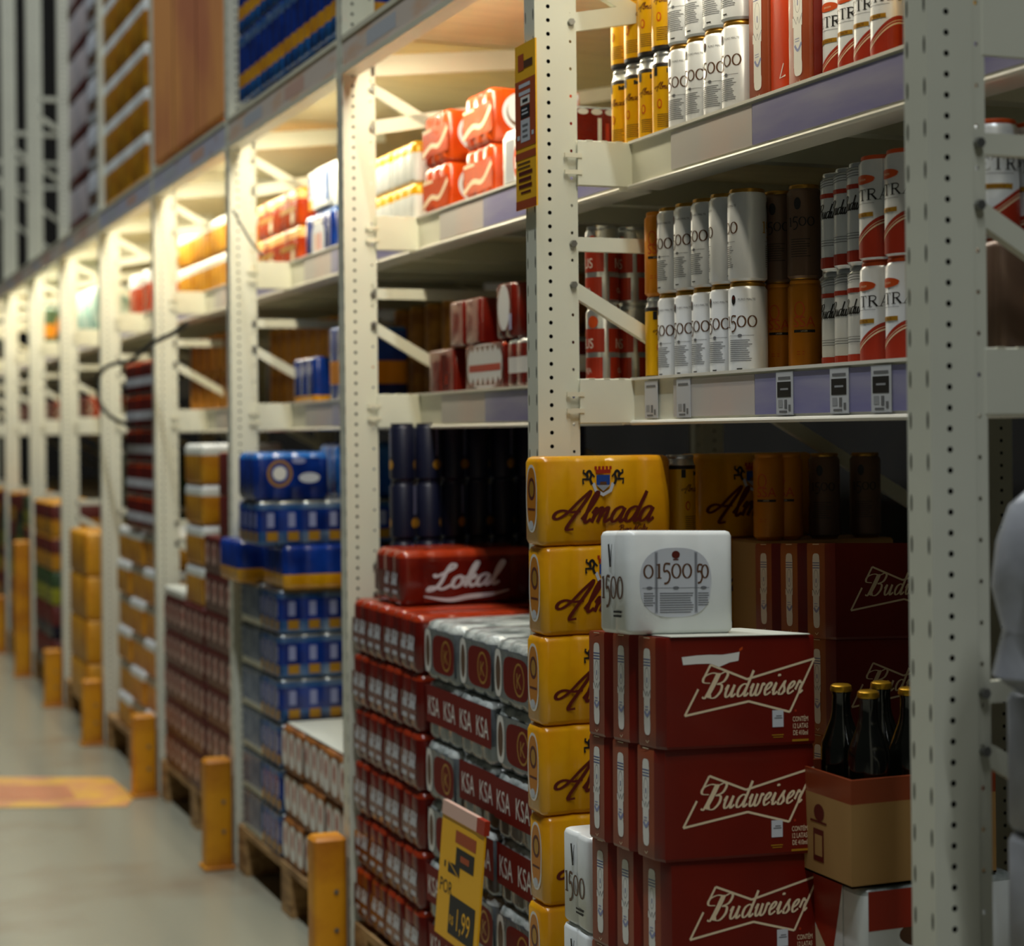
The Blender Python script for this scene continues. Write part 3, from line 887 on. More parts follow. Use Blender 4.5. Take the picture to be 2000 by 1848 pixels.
# shrink wrapped packs
def pack_mesh(name, w_, d, h, nx, ny, body, top=None, bands=None, r=.02, amp=.006, soft=.012, sink=.0):
    ol, nn = rrect(w_, d, r, 4, nx, ny, amp)
    prof = [(0, soft * .9), (.003, soft * .35), (soft, 0)]
    ms = [body, body]
    zs = []
    for zf, M in (bands or []): zs.append((zf * h, M))
    cur = body
    for z, M in zs:
        prof.append((z, 0)); ms.append(cur); cur = M
    prof += [(h - soft * 1.1, 0), (h - soft * .3, soft * .4), (h, soft * 1.2)]
    ms += [cur, top or cur, top or cur]
    mb = MB(); mb.loft(ol, nn, prof, body, ms, capm=top or cur)
    return mb


def crest(P, u, v, s):
    P.poly([(u - .011 * s, v - .002 * s), (u + .011 * s, v - .002 * s), (u + .011 * s, v - .016 * s), (u, v - .026 * s), (u - .011 * s, v - .016 * s)], PBLU, 1)
    P.poly([(u - .005 * s, v - .012 * s), (u + .005 * s, v - .012 * s), (u + .006 * s, v - .018 * s), (u - .006 * s, v - .018 * s)], PBRZ, 2)
    P.poly([(u - .011 * s, v - .017 * s), (u + .011 * s, v - .017 * s), (u, v - .026 * s)], PGREY, 2)
    P.rect(u - .012 * s, v, u + .012 * s, v + .006 * s, PRED, 1)
    for q in range(5): P.rect(u - .014 * s + q * .006 * s, v + .006 * s, u - .010 * s + q * .006 * s, v + .011 * s, PRED, 1)
    P.line([(u - .016 * s, v - .014 * s), (u - .012 * s, v - .025 * s), (u, v - .031 * s), (u + .012 * s, v - .025 * s), (u + .016 * s, v - .014 * s)], .005 * s, PLG, 1)
    for sg in (-1, 1):                                  # two dark rampant beasts beside the shield
        pts = [(.018, -.016), (.021, -.008), (.019, -.001), (.022, .004), (.026, .001), (.025, -.006)]
        P.line(crom([(u + sg * x * s, v + y * s) for x, y in pts], 4), .004 * s, PBLK, 1)
        P.line([(u + sg * .024 * s, v - .004 * s), (u + sg * .032 * s, v + .002 * s), (u + sg * .031 * s, v + .006 * s)], .0032 * s, PBLK, 1)
        P.line([(u + sg * .023 * s, v - .008 * s), (u + sg * .033 * s, v - .008 * s), (u + sg * .032 * s, v - .015 * s)], .0034 * s, PBLK, 1)
        P.line([(u + sg * .018 * s, v + .0 * s), (u + sg * .014 * s, v - .005 * s)], .0025 * s, PBLK, 1)


AW, AD, AH = .258, .078, .1575


def almada_kind(full=True):
    parts = [('wrap', pack_mesh('yellow_pack', AW, AD, AH, 4, 1, YEL, None, None, .016, .0075, .010).mesh('yellow_pack', 50), None)]
    mb = MB(); P = Print()
    crest(P, -.008, .126, 1.2)
    script(P, 'Almada', -.088, .040, .0262, PBRN, .42, .26, .15, 1, sx=1.06, slope=.0)
    script(P, 'Puro Malte', .022, .022, .0062, PBRN, .35, .26, .16, 1)
    P.put(mb, lambda u, v, e: (u, -AD / 2 - e - .0004, v))
    parts.append(('front_print', mb.mesh('yellow_pack_print', 0), None))
    # oval opening at the end, can inside showing
    mb = MB(); P = Print()
    P.ell(0, .083, .0255, .060, PWHITE, 1, p=2.4); P.ell(0, .085, .0215, .053, ORC, 2, p=2.4); P.ell(.001, .10, .016, .02, PBRN, 3); P.ell(0.002, .10, .010, .014, PGOLD, 4); P.ell(-.002, .036, .010, .008, PLG, 3)
    P.rect(-.016, .062, .016, .066, PBRN, 3)
    P.put(mb, lambda u, v, e: (-AW / 2 - e * .8 - .0002, -u, v))
    parts.append(('end_window', mb.mesh('yellow_pack_end', 0), None))
    return Kind('can_pack', 'can pack', parts, {'end_window': 'oval opening with white edge showing a can'})


KALM = almada_kind()
yA = YK[1]
yal = yA - AD - .030
xal, zal = on_y(1056, 1068, yal)
ALX = xal + AW / 2
tops = []
for i in range(8):
    z = zal - i * (AH + .0005)
    if z < .17: break
    zal_low = z
    KALM.at((ALX - (0, -.004, .0, .002, -.002, .003, 0, 0)[i], yal + AD / 2, z), f'yellow can pack with script, {ORD[i]}, in the stack at the cream post', 'yellow can packs stacked at the cream post')
riser(ALX - AW / 2 + .01, ALX + AW / 2 - .01, yal - .01, yal + AD + .01, zal_low, 'plain kraft carton at the foot of the yellow pack stack')
# shaded yellow packs to the right of the stack
KALM.at((ALX + AW + .085, yal + .115, zal), 'shaded yellow can pack with script beside the topmost yellow pack', 'shaded yellow packs')
x_, _ = on_y(1340, 960, yal + .02)
CYEL.at((x_, yal + .045, zal), 'slim yellow can wedged between the topmost yellow pack and a shaded one', 'slim yellow cans', rz=.9)
xs_ = [on_y(px, 960, yal - .03)[0] for px in (1502, 1537, 1610, 1690)]
riser(xs_[0] - .035, xs_[3] + .035, yal - .07, yal + .05, zal, 'tall kraft carton carrying the shaded amber cans')
for i, x_ in enumerate(xs_):
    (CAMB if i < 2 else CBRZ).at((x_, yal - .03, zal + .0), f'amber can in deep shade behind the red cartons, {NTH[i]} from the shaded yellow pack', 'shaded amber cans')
for i in range(3):
    KALM.at((ALX + AW + .085, yal + .115, zal - (i + 1) * (AH + .0005)), f'shaded yellow can pack under the one with script, {NTH[i + 1]} from its top', 'shaded yellow packs')

# the near stack of red cartons
yb = 2.318
zc = []
for i, (pl, pb) in enumerate(((1302, 1466), (1301, 1684), (1306, 1902))):
    x, z = on_y(pl, pb, yb); zc.append(z)
zt = zc[0]; XB0 = on_y(1300, 1466, yb)[0]
lab = ['dark red beer carton with torn label, directly under the white pack', 'dark red beer carton, second from the top of the front stack beside the bottle crate', 'dark red beer carton, third from the top of the front stack']
TILT = (-.055, .030); DZT = BD / 2 * .055 + BW / 2 * .030
for i in range(3):
    K = KTORN if i == 0 else KBOX
    K.at((XB0 + BW / 2 + (0, -.002, .003)[i], yb + BD / 2, zt - DZT - i * (BH + .001)), lab[i], 'red beer cartons in the front stack', rz=(0, -.012, .01)[i], tilt=TILT)
zlow = zt - DZT - 2 * (BH + .001)
i = 3
while zlow > .17 + BH:
    zlow -= BH + .001
    KBOX.at((XB0 + BW / 2, yb + BD / 2, zlow), f'dark red beer carton, {ORD[i]} of the front stack', 'red beer cartons in the front stack', tilt=TILT); i += 1
riser(XB0 + .01, XB0 + BW - .01, yb + .01, yb + BD - .01, zlow - .016, 'plain kraft carton at the foot of the front red cartons')
# white pack on top
P15W, P15D, P15H = .170, .108, .149
mb0 = pack_mesh('white_pack', P15W, P15D, P15H, 3, 2, WHITE, None, None, .014, .004, .007)
parts = [('wrap', mb0.mesh('white_pack', 50), None)]
mb = MB(); P = Print()
P.ell(-.010, .074, .057, .050, PLG, 0, 40, p=2.6)
for u in (-.041, .022): P.rect(u - .0026, .030, u + .0026, .118, PGREY, 1); P.rect(u - .0008, .032, u + .0008, .116, PTXT, 1.5)
serif(P, '1500', -.0415, .080, .0285, PBRZ, 2, sx=.86); serif(P, '5', .023, .080, .0265, PBRZ, 2, sx=.7); serif(P, '0', .030, .080, .0265, PBRZ, 2, sx=.7); serif(P, '0', -.062, .080, .0265, PBRZ, 2, sx=.95)
P.ell(-.010, .114, .0065, .0055, PBRN, 2); P.ell(-.010, .107, .005, .001, PBRN, 2)
P.rect(-.063, .066, .043, .0666, PTXT, 2)
for u in (-.052, -.010, .034): P.ell(u, .0663, .005, .0022, PTXT, 2)
P.lines(-.009, .058, .054, 9, .0034, PTXT, .0012, 2, .1); P.lines(-.052, .058, .018, 6, .0034, PTXT, .0012, 2, .2); P.lines(.034, .058, .018, 6, .0034, PTXT, .0012, 2, .2)
P.put(mb, lambda u, v, e: (u, -P15D / 2 - e - .0003, v))
parts.append(('front_print', mb.mesh('white_pack_print', 0), None))
mb = MB(); P = Print()
serif(P, '1500', -.040, .050, .044, PBRZ, 1, sx=.75); serif(P, 'V', -.016, .096, .034, PBLK, 1, sx=.6); P.lines(.018, .03, .03, 2, .006, PBLK, .003, 1)
P.put(mb, lambda u, v, e: (-P15W / 2 - e - .0003, -u, v))
parts.append(('side_print', mb.mesh('white_pack_side', 0), None))
K15 = Kind('can_pack', 'can pack', parts, {'front_print': 'grey oval picture of cans'})
y15 = yb + .06
x15, _ = on_y(1232, 1244, y15)
ZTOP = zt - DZT + BH + .0008                              # centre height of the tilted top
b = MB(); b.bbox(-BW / 2 + .012, BW / 2 - .004, -BD / 2 + .004, BD / 2 - .05, 0, .0016, TRAYG, .0006)  # pale sheet paints the glare on the carton top
o = put('cover_or_glare_sheet', b.mesh('cover_or_glare_sheet', 0), None, (XB0 + BW / 2, yb + BD / 2, ZTOP)); o.rotation_euler = (*TILT, 0); tag(o, 'white sheet standing in for glare on the topmost red carton under the white pack', 'sheet')
xw_ = x15 + P15W / 2 - .002; yw_ = y15 + P15D / 2
K15.at((xw_, yw_, ZTOP + .002 - (yw_ - yb - BD / 2) * .055 - (xw_ - XB0 - BW / 2) * .030), 'white shrink-wrapped pack with grey oval window on top of the front red cartons', None, rz=-.02, tilt=TILT)
# white packs at lower left of the stack
for i in range(2):
    x_, z_ = on_y(1150, 1640 + i * 190, yb + BD + .03)
    K15.at((x_ + P15W / 2, yb + BD + .03 + P15D / 2, z_ - P15H), ['white can pack squeezed between yellow stack and red cartons, upper one', 'white can pack squeezed between yellow stack and red cartons, lower one'][i], 'white packs beside the red cartons')
riser(x_ + .01, x_ + P15W - .01, yb + BD + .035, yb + BD + .03 + P15D, z_ - P15H, 'plain kraft carton under the squeezed white packs')
# rear carton stack on the right
yr = 2.585
xr, zr = on_y(1628, 1250, yr)
for i in range(4):
    KBOX.at((xr + BW / 2 + .003, yr + BD / 2, zr - DZT - i * (BH + .001)), f'shaded red beer carton, {ORD[i]} of the rear stack behind the bottle crate', 'red beer cartons in the rear stack', tilt=TILT)
riser(xr + .01, xr + BW - .01, yr + .01, yr + BD - .01, zr - DZT - 3 * (BH + .001) - .016, 'plain kraft carton at the foot of the rear red cartons')
riser(ALX + AW / 2 + .004, ALX + AW * 1.5 + .08, yal + .08, yal + .155, zal - 3 * (AH + .0005), 'plain kraft carton under the shaded yellow packs')
# red carton upright on the upper shelf
def tall_carton():
    parts = []
    mb = MB()
    y1, y2 = 2.50, 2.72
    mb.bbox(-.10, .10, -.097, .097, 0, .24, RED, .004)
    parts.append(('box', mb.mesh('tall_carton_box', 25), None))
    for yc in (-.064, .064):
        mb = MB(); mb.bbox(-.108, -.098, yc - .032, yc + .032, .003, .237, REDO, .004)
        parts.append(('side_panel', mb.mesh('tall_carton_panel', 25), None))
    mb = MB(); mb.bbox(-.104, -.098, -.03, .03, .003, .237, REDB, .002)
    P = Print(); P.line([(.012, .058), (.0, .036), (.018, .038)], .003, PWHITE, 2)
    P.put(mb, lambda u, v, e: (-.104 - e, -u, v)); parts.append(('middle_panel', mb.mesh('tall_carton_middle', 25), None))
    P = Print(); bottle_mark(P, 0, .03, .18, 1.6)
    for yc in (-.064, .064):
        mb = MB(); P.put(mb, lambda u, v, e, yc=yc: (-.1082 - e, yc - u, v))
        parts.append(('side_print', mb.mesh('tall_carton_print', 0), None))
    return Kind('beer_carton', 'carton', parts, {'middle_panel': 'orange-red middle panel'})


ya, _ = on_x(1608, 150, 1.482); yc_, _ = on_x(1468, 180, 1.482)
tall_carton().at((1.482 + .108, 2.576, zH), 'red beer carton with bottle marks standing on the upper shelf between white cans')
# red pack far left on the upper shelf
def simple_pack(name, w_, d, h, nx, ny, body, top=None, bands=None, cat='can pack', prints=None, r=.018, amp=.005, soft=.01, objname='can_pack', plabels=None):
    wrap = pack_mesh(name, w_, d, h, nx, ny, body, top, bands, r, amp, soft)
    if bands:
        for nm, P, fn in (prints or []): P.put(wrap, fn)
        prints = None
    parts = [('wrap', wrap.mesh(name, 50), None)]
    for nm, P, fn in (prints or []):
        if len(P.p) > 1:                    # the printed panel's own ground
            us = [q[0] for p in P.p for q in p[0]]; vs = [q[1] for p in P.p for q in p[0]]
            P.rect(min(us), min(vs), max(us), max(vs), body, -.4, .05)
        mb = MB(); P.put(mb, fn); parts.append((nm, mb.mesh(name + nm, 0), None))
    K = Kind(objname, cat, parts, plabels); K.w = w_; K.d = d; K.h = h
    return K


def shelf_at(K, px, z, label, group=None, X=1.476, rz=0., tier=0):
    """stand a pack on a shelf with its near front edge on the sight line through column px"""
    y, _ = on_x(px, 700 if z < 1.7 else 350, X)
    return K.at((X + K.w / 2, y + K.d / 2, z + tier * (K.h + .0005)), label, group, rz)


P = Print(); P.text('SE', -.098, .03, .022, PWHITE, 1)
for q in range(4): P.rect(-.078 + q * .017, .015, -.070 + q * .017, .10 - .01 * (q % 2), (PLG, PRED, PWHITE, MARO)[q], 1)
for q in range(4): P.ell(-.11 + q * .03, .112, .012, .006, PLG, 1)  # pale ovals and bars paint the silver highlights on the cans
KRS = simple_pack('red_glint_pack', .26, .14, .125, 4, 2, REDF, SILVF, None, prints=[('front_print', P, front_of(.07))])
x_, _ = on_y(1130, 275, 3.35)
KRS.at((x_ + .12, 3.42, zH), 'red can pack with painted glints seen behind the cream post on the upper shelf')

# bottle tray
xk, zk = on_y(1664, 1737, 2.20)
xk0, _ = on_y(1590, 1700, 2.36)
TW, TD, THH = .24, .17, .150
mb = MB()
t = .004
oct_ = [(-TW / 2, -TD / 2 + .0), (TW / 2, -TD / 2), (TW / 2, TD / 2), (-TW / 2, TD / 2)]
for (x0, x1, y0, y1) in ((-TW / 2, TW / 2, -TD / 2, -TD / 2 + t), (-TW / 2, TW / 2, TD / 2 - t, TD / 2), (-TW / 2, -TW / 2 + t, -TD / 2 + t, TD / 2 - t), (TW / 2 - t, TW / 2, -TD / 2 + t, TD / 2 - t)):
    mb.box(x0, x1, y0, y1, 0, THH - .034, KRAFT); mb.box(x0, x1, y0, y1, THH - .034, THH, REDO)
mb.box(-TW / 2, TW / 2, -TD / 2, TD / 2, 0, .003, KRAFT)
tray = mb.mesh('tray', 0)
mb = MB(); P = Print(); P.ell(.0, .09, .014, .012, MARO, 1); P.rect(-.016, .02, .012, .066, MARO, 1); P.rect(-.024, .075, .02, .078, MARO, 1); P.rect(-.012, .028, .008, .058, KRAFT, 2)
P.put(mb, left_of(TW / 2)); tpr = mb.mesh('tray_print', 0)
KTRAY = Kind('bottle_crate', 'crate', [('tray', tray, None), ('side_print', tpr, None)])
TX, TY = xk + TW / 2, 2.20 + TD / 2
KTRAY.at((TX, TY, zk), 'kraft cardboard crate with red rim holding dark bottles beside the red cartons')
# bottles
def lathe(mb, prof, M, n=24, ms=None):
    ol, nn = circ(1.0, n)
    mb.loft(ol, nn, [(z, 1 - r) for r, z in prof], M, ms)


mb = MB(); lathe(mb, [(.020, 0), (.029, .003), (.0305, .010), (.0305, .134), (.0295, .146), (.0235, .162), (.0165, .180), (.0138, .192), (.0128, .215), (.0138, .218), (.0138, .224), (.012, .226)], GLASS, 28)
gl = mb.mesh('bottle_glass', 50)
mb = MB(); lathe(mb, [(.0155, .221), (.0160, .223), (.0148, .229), (.012, .231)], CAPG, 20); cp = mb.mesh('bottle_cap', 40)
KBOT = Kind('beer_bottle', 'bottle', [('glass', gl, None), ('cap', cp, 0)], {'cap': 'gold crown cap'})
n = 0
for j in range(2):
    for i in range(3):
        KBOT.at((TX - TW / 2 + .058 + .068 * i, TY - TD / 2 + .045 + .072 * j, zk + .035), f'dark bottle with gold cap in the crate, {["front", "back"][j]} row, {NTH[i]} from the red cartons', 'dark bottles in the crate'); n += 1
# divider that carries the bottles in the crate
b = MB(); b.box(-TW / 2 + .005, TW / 2 - .005, -TD / 2 + .005, TD / 2 - .005, .031, .0345, KRAFT)
o = put('crate_insert', b.mesh('crate_insert', 0), None, (TX, TY, zk)); tag(o, 'kraft board insert under the dark bottles in the crate', 'board')
# wave packs below the crate
P = Print(); P.poly([(-.12, .155), (-.12, .12), (-.03, .09), (.02, .04), (.05, .155)], PRED, 1); P.ell(-.015, .04, .05, .04, PCREAM, 0)
P2 = Print(); P2.rect(-.12, .10, -.02, .155, PRED, 1); serif(P2, 'PETRA', -.055, .03, .04, PBLK, 1, sx=.8); P2.ell(-.01, .09, .06, .022, PBRZ, 0)
KPP = simple_pack('wave_pack', .26, .2, .16, 4, 3, WHITE, CLEAR, None, prints=[('side_print', P, left_of(.13)), ('front_print', P2, front_of(.1))])
z_ = zk - .161
i = 0
while z_ > .17:
    KPP.at((TX + .024, TY + .012, z_), f'white and red can pack under the bottle crate, {NTH[i]} below it', 'white and red packs under the crate'); z_ -= .161; i += 1
riser(TX - .10, TX + .12, TY - .08, TY + .1, z_ + .161, 'plain kraft carton under the white and red packs')

# ------------------------------------------------------------------ pallets
def pallet_kind(lx, ly, h=.14):
    mb = MB(); parts = []
    for i in range(7):
        mb = MB(); x = lx * i / 6.6; mb.box(x, x + lx * .1, 0, ly, h - .02, h, WOOD); parts.append(('deck_board', mb.mesh('pallet_board', 0), None))
    for i in range(3):
        mb = MB(); y = i * (ly - .1) / 2
        mb.box(0, lx, y, y + .1, h - .042, h - .02, WOOD)
        for q in range(3): mb.box(q * (lx - .1) / 2, q * (lx - .1) / 2 + .1, y, y + .1, .018, h - .042, WOOD)
        mb.box(0, lx, y, y + .1, 0, .018, WOOD)
        parts.append(('stringer', mb.mesh('pallet_stringer', 0), None))
    return Kind('wooden_pallet', 'pallet', parts)


KPAL = pallet_kind(.92, 1.14)
PALL = ['under the red cartons and yellow packs', 'under the red packs and silver packs', 'under the blue and brown packs', 'under the dark red crates', 'under the trays of yellow cans', 'under the tall yellow boxes', 'under the striped boxes', 'in the eighth bay', 'in the ninth bay']
for k in range(0, 9):
    KPAL.at((XF + .004, YK[k] + PD + .02, 0), 'worn wooden pallet ' + PALL[k], 'wooden pallets along the aisle')

# fill the hidden foot of stacks so nothing hangs in the air
def crate_row(K, x, y, ztop, zlow, h, text, grp):
    i = 0; z = ztop - h
    while z >= zlow - .02:
        K.at((x, y, z), f'{text}, {ORD[min(i, 8)]}', grp); z -= h; i += 1


# ------------------------------------------------------------------ second bay: red packs, silver packs
PH = .1285
P = Print(); script(P, 'Lokal', -.085, .038, .026, PLG, .3, .36, .2, 1, sx=1.35, slope=.06)
P.line(crom([(-.11, .022), (-.05, .012), (.0, .018), (.06, .022), (.1, .03)]), lambda t, a, c: .002 + .009 * sin(pi * t), PLG, 1)
PS = Print()
for q in range(3):
    script(PS, 'Lokal', -.09 + q * .062, .05, .012, PLG, .3, .5, .3, 1, sx=.62, slope=-.02); PS.rect(-.085 + q * .062, .028, -.05 + q * .062, .036, PLG, 1)
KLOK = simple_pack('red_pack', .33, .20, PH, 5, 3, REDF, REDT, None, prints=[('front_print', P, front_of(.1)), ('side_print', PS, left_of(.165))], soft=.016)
yl1, zl1 = on_x(770, 1194, 1.30)
_, ztop = on_x(800, 1213, XF)
ZS = .925
KLOK.at((XF + .035 + .165, 4.005 + .1, ZS), 'red can pack with white script on top, topmost of the red stack behind silver packs')
PS2 = Print()
for q in range(2):
    script(PS2, 'Lokal', -.056 + q * .056, .052, .0135, PLG, .3, .5, .3, 1, sx=.62, slope=-.02); PS2.rect(-.05 + q * .056, .026, -.018 + q * .056, .036, PLG, 1)
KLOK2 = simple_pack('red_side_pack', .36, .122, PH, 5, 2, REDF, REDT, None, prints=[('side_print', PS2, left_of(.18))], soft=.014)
nrow = 6
for rI in range(nrow):
    for c in range(4):
        yy = 3.80 + .063 + c * .1235
        KLOK2.at((XF + .004 + .18 + (.002 if (rI + c) % 2 else 0), yy, ZS - (rI + 1) * PH), f'dark red script can pack, {ORD[rI]}, {NTH[c]} column from the silver packs', 'dark red script packs', rz=.003 * (((rI * 3 + c) % 3) - 1))
KLOK.at((XF + .40 + .165, 3.98, ZS - PH), 'red can pack behind the silver packs, its top edge showing')
# silver packs: two kinds alternate
def silver_front():
    P = Print()
    P.ell(0, .058, .058, .038, PBRN, 1, p=4); P.ring(0, .058, .026, .028, PGOLD, .004, L=2); P.text('K', 0, .044, .028, PGOLD, 2)
    return P


def silver_side(w_):
    P = Print()
    P.ell(.022, .060, .066, .040, PRB, 1, p=4); P.ring(.040, .060, .026, .030, PGOLD, .0045, L=2); P.text('K', .040, .044, .030, PGOLD, 2)
    P.ell(-.072, .062, .019, .046, PWHITE, 1, p=3); P.ell(-.072, .062, .013, .034, PBRZ, 2)
    return P


KSIL = simple_pack('silver_pack', .30, .20, PH - .001, 3, 3, SILVF, CLEAR, None, prints=[('front_print', silver_front(), front_of(.1)), ('side_print', silver_side(.2), left_of(.15))], r=.03, soft=.016, amp=.008)
P = Print(); P.rect(-.10, .035, .10, .115, PRB, 0)
for q in range(2): P.text('KSA', -.05 + q * .1, .052, .042, PWHITE, 1, sx=.7)
PF = Print(); PF.rect(-.14, .035, .14, .115, PRB, 0)
for q in range(2): PF.text('KSA', -.07 + q * .14, .052, .042, PWHITE, 1, sx=.8)
KSI2 = simple_pack('silver_red_pack', .30, .20, PH - .001, 3, 3, SILVF, CLEAR, None, prints=[('side_print', P, left_of(.15)), ('front_print', PF, front_of(.1))], r=.03, soft=.014, amp=.006)
for rI in range(6):
    for c in range(3):
        yy = 3.155 + .102 + c * .208
        K = KSIL if (rI == 0 or (rI, c) in ((1, 0), (2, 2), (3, 2), (4, 0), (4, 1))) else KSI2
        K.at((XF + .010 + .15 + .004 * ((rI + c) % 2), yy, ZS - .002 - (rI + 1) * PH), f'{"silver pack with round label" if K is KSIL else "silver pack with lettered band"}, {ORD[rI]}, {NTH[c]} from the yellow stack', 'silver can packs', rz=.012 * (((rI * 2 + c) % 3) - 1))
# dark navy cans behind the red pack
for t in range(3):
    for i in range(8):
        CNAVY.at((XF + .12 + .0645 * i, 4.245 + .0 * i if t else 4.245, ZS + .0 + t * .1405), f'navy blue can with gold spot, {["bottom", "middle", "top"][t]} tier behind the red pack, {NTH[i]} from the aisle', 'navy cans behind the red pack', rz=.3 * ((i * 7 + t) % 3) - .3) if not (t == 0 and i < 0) else None
riser(XF + .372, XR - .02, 4.20, 4.30, ZS, 'tall kraft carton carrying the inner navy cans')
# price sign leaning at the silver packs
S0 = on_x(860, 1590, XF - .06); S1 = on_x(955, 1660, XF - .06); S3 = on_x(836, 1815, XF - .06)
mb = MB()
WSG, HSG = .238, .240
mb.box(-WSG / 2, WSG / 2, -.002, .002, 0, HSG, SIGNY)
plate = mb.mesh('sign_plate', 0)
mb = MB(); P = Print()
P.rect(-.04, .300 - .055, .09, .300 - .025, SIGNR, 1); P.rect(-.03, .300 - .11, .085, .300 - .065, PBLK, 1); P.rect(.0, .300 - .095, .055, .300 - .08, SIGNR, 2)
P.rect(-.10, .300 - .128, -.09, .300 - .112, PBLK, 1); P.rect(-.075, .300 - .135, .0, .300 - .110, PBLK, 1); P.line([(-.08, .300 - .105), (.005, .300 - .14)], .003, SIGNY, 2)
P.text('POR', -.118, .300 - .19, .034, PBLK, 1, sx=.9, align='l'); P.rect(-.05, .02, .112, .115, PBLK, 1)
P.text('R$', -.03, .045, .022, SIGNY, 2, sx=.8); P.text('1,99', .045, .038, .055, SIGNY, 2, sx=.72)
P.put(mb, lambda u, v, e: (u * .89, -.002 - e, v * .80)); sp = mb.mesh('sign_print', 0)
mb = MB(); mb.box(-.119, .08, -.004, .006, HSG - .002, HSG + .026, SIGNP); mb.box(.08, .122, -.0045, .0065, HSG - .002, HSG + .026, PRED); shd = mb.mesh('sign_holder', 0)
e = put('price_sign', None, None, (XF - .055, on_x(893, 1740, XF - .05)[0], on_x(893, 1628, XF - .03)[1] - .208), radians(-90)); tag(e, 'yellow price sign with black price box hung on the silver packs', 'price sign')
e.rotation_euler = (radians(-5), radians(0), radians(-90))
put('lettering', sp, put('plate', plate, e)); put('holder', shd, e, label='pink and red clip strip')

# narrow notice on the cream post
mb = MB(); NW, NH = .098, .302
mb.box(-NW / 2, NW / 2, -.0015, .0015, 0, NH, SIGNY); pl = mb.mesh('notice_card', 0)
mb = MB(); P = Print()
P.rect(-NW / 2, .112, NW / 2, .236, SIGNR, 1); P.rect(-NW / 2, 0, NW / 2, .016, SIGNR, 1); P.rect(-NW / 2, .091, NW / 2, .104, SIGNR, 1)
P.rect(-.034, .254, -.006, .284, SIGNR, 1); P.rect(-.006, .256, .036, .270, PBRZ, 1)
P.lines(0, .222, .06, 2, .014, PLG, .007, 2, .1); P.rect(-.022, .19, .022, .205, PWHITE, 2); P.rect(-.022, .165, .022, .188, PBLK, 2); P.rect(-.022, .122, .022, .163, PLG, 2)
P.rect(-.013, .194, .013, .200, PBLK, 3); P.rect(-.016, .172, .014, .175, PLG, 3); P.rect(-.016, .179, .010, .182, PLG, 3); P.lines(0, .15, .028, 3, .010, PTXT, .004, 3)
P.rect(-.04, .128, -.026, .136, PLG, 2); P.rect(.03, .13, .04, .138, PLG, 2); P.lines(0, .082, .08, 2, .008, PBRZ, .003, 1); P.lines(0, .062, .07, 3, .012, PBRN, .007, 1); P.lines(0, .028, .05, 1, .01, PBRN, .004, 1)
P.put(mb, lambda u, v, e: (u, -.0015 - e, v)); pp = mb.mesh('notice_print', 0)
yn0, zn = on_x(1013, 412, XF - .006); yn1, _ = on_x(1052, 380, XF - .006)
e = put('notice', None, None, (XF - .006, yA - .020 + NW / 2, zn), radians(-90)); tag(e, 'narrow yellow and brown notice fixed to the aisle face of the cream post', 'notice')
put('lettering', pp, put('card', pl, e))

# price tags on the lower shelf rail of the nearest bay
def tag_kind(dark=True):
    mb = MB(); mb.box(-.0008, .0, -.026, .026, 0, .068, PLG); c = mb.mesh('tag_card', 0)
    mb = MB(); P = Print()
    if dark: P.rect(-.016, .028, .015, .052, PBLK, 1); P.rect(-.009, .039, .009, .042, PGREY, 2)
    P.rect(-.014, .056, .014, .060, PTXT, 1); P.rect(-.014, .012, -.004, .024, PGREY, 1); P.rect(.0, .010, .006, .024, PTXT, 1); P.rect(.009, .006, .014, .016, PTXT, 1); P.rect(-.012, .004, .006, .007, PTXT, 1)
    P.rect(-.0185, .001, .0185, .067, PLG, -.5); P.put(mb, lambda u, v, e: (-.0008 - e, -u * 1.36, v)); p = mb.mesh('tag_print', 0)
    return Kind('price_tag', 'price tag', [('card', c, None), ('lettering', p, None)])


KT = tag_kind()
for i, (px, tx) in enumerate(((1722, 'on the violet rail next to the white post'), (1640, 'on the violet rail, second from the white post'), (1533, 'on the violet rail, third from the white post'))):
    y, z = on_x(px, 800, XB - .0045); KT.at((XB - .0042, y, ZLO[0] + .010), 'white price tag with a dark block, ' + tx, 'price tags on the lower shelf')
KT2 = tag_kind(False)
P = None
for i, px in enumerate((1272, 1335)):
    y, z = on_x(px, 790, XB - .0045)
    KT2.at((XB - .0040, y, ZLO[0] + .010), ['faded small price card at the far end of the lower shelf rail', 'faded price card second from the far end of the lower rail'][i], 'faded price cards')

# second bay shelves
def Ptext(txt, u, v, h, M, sx=1.):
    return Print().text(txt, u, v, h, M, 1, sx)


P = Print(); P.line(crom([(-.09, .03), (-.03, .05), (.03, .045), (.09, .08)]), .012, PCREAM, 1); P.rect(-.09, .085, -.02, .092, PCREAM, 1)
PFr = Print(); PFr.ell(-.03, .07, .05, .045, PLG, 1); PFr.ell(-.03, .07, .04, .036, PBRZ, 1.5); PFr.ell(-.045, .075, .022, .028, PLG, 2); PFr.rect(.05, .02, .06, .12, PCREAM, 1)
PFr.line([(.085, .03), (.10, .12)], .016, PLG, 1)
KORA = simple_pack('orange_pack', .22, .165, .125, 4, 3, ORA, None, None, prints=[('side_print', P, left_of(.11)), ('front_print', PFr, front_of(.0825))])
for c, px in enumerate((872, 958)):
    for t in range(2):
        shelf_at(KORA, px, zH, f'orange-red pack on the upper shelf above the silver packs, {["lower", "upper"][t]} tier, {["far", "near"][c]} one', 'orange-red packs on the upper shelf', tier=t)
P = Print(); P.rect(-.03, .02, .02, .11, PGREY, 1); P.ell(.045, .06, .03, .04, PORG, 1); P.rect(.025, .045, .07, .07, PWHITE, 2)
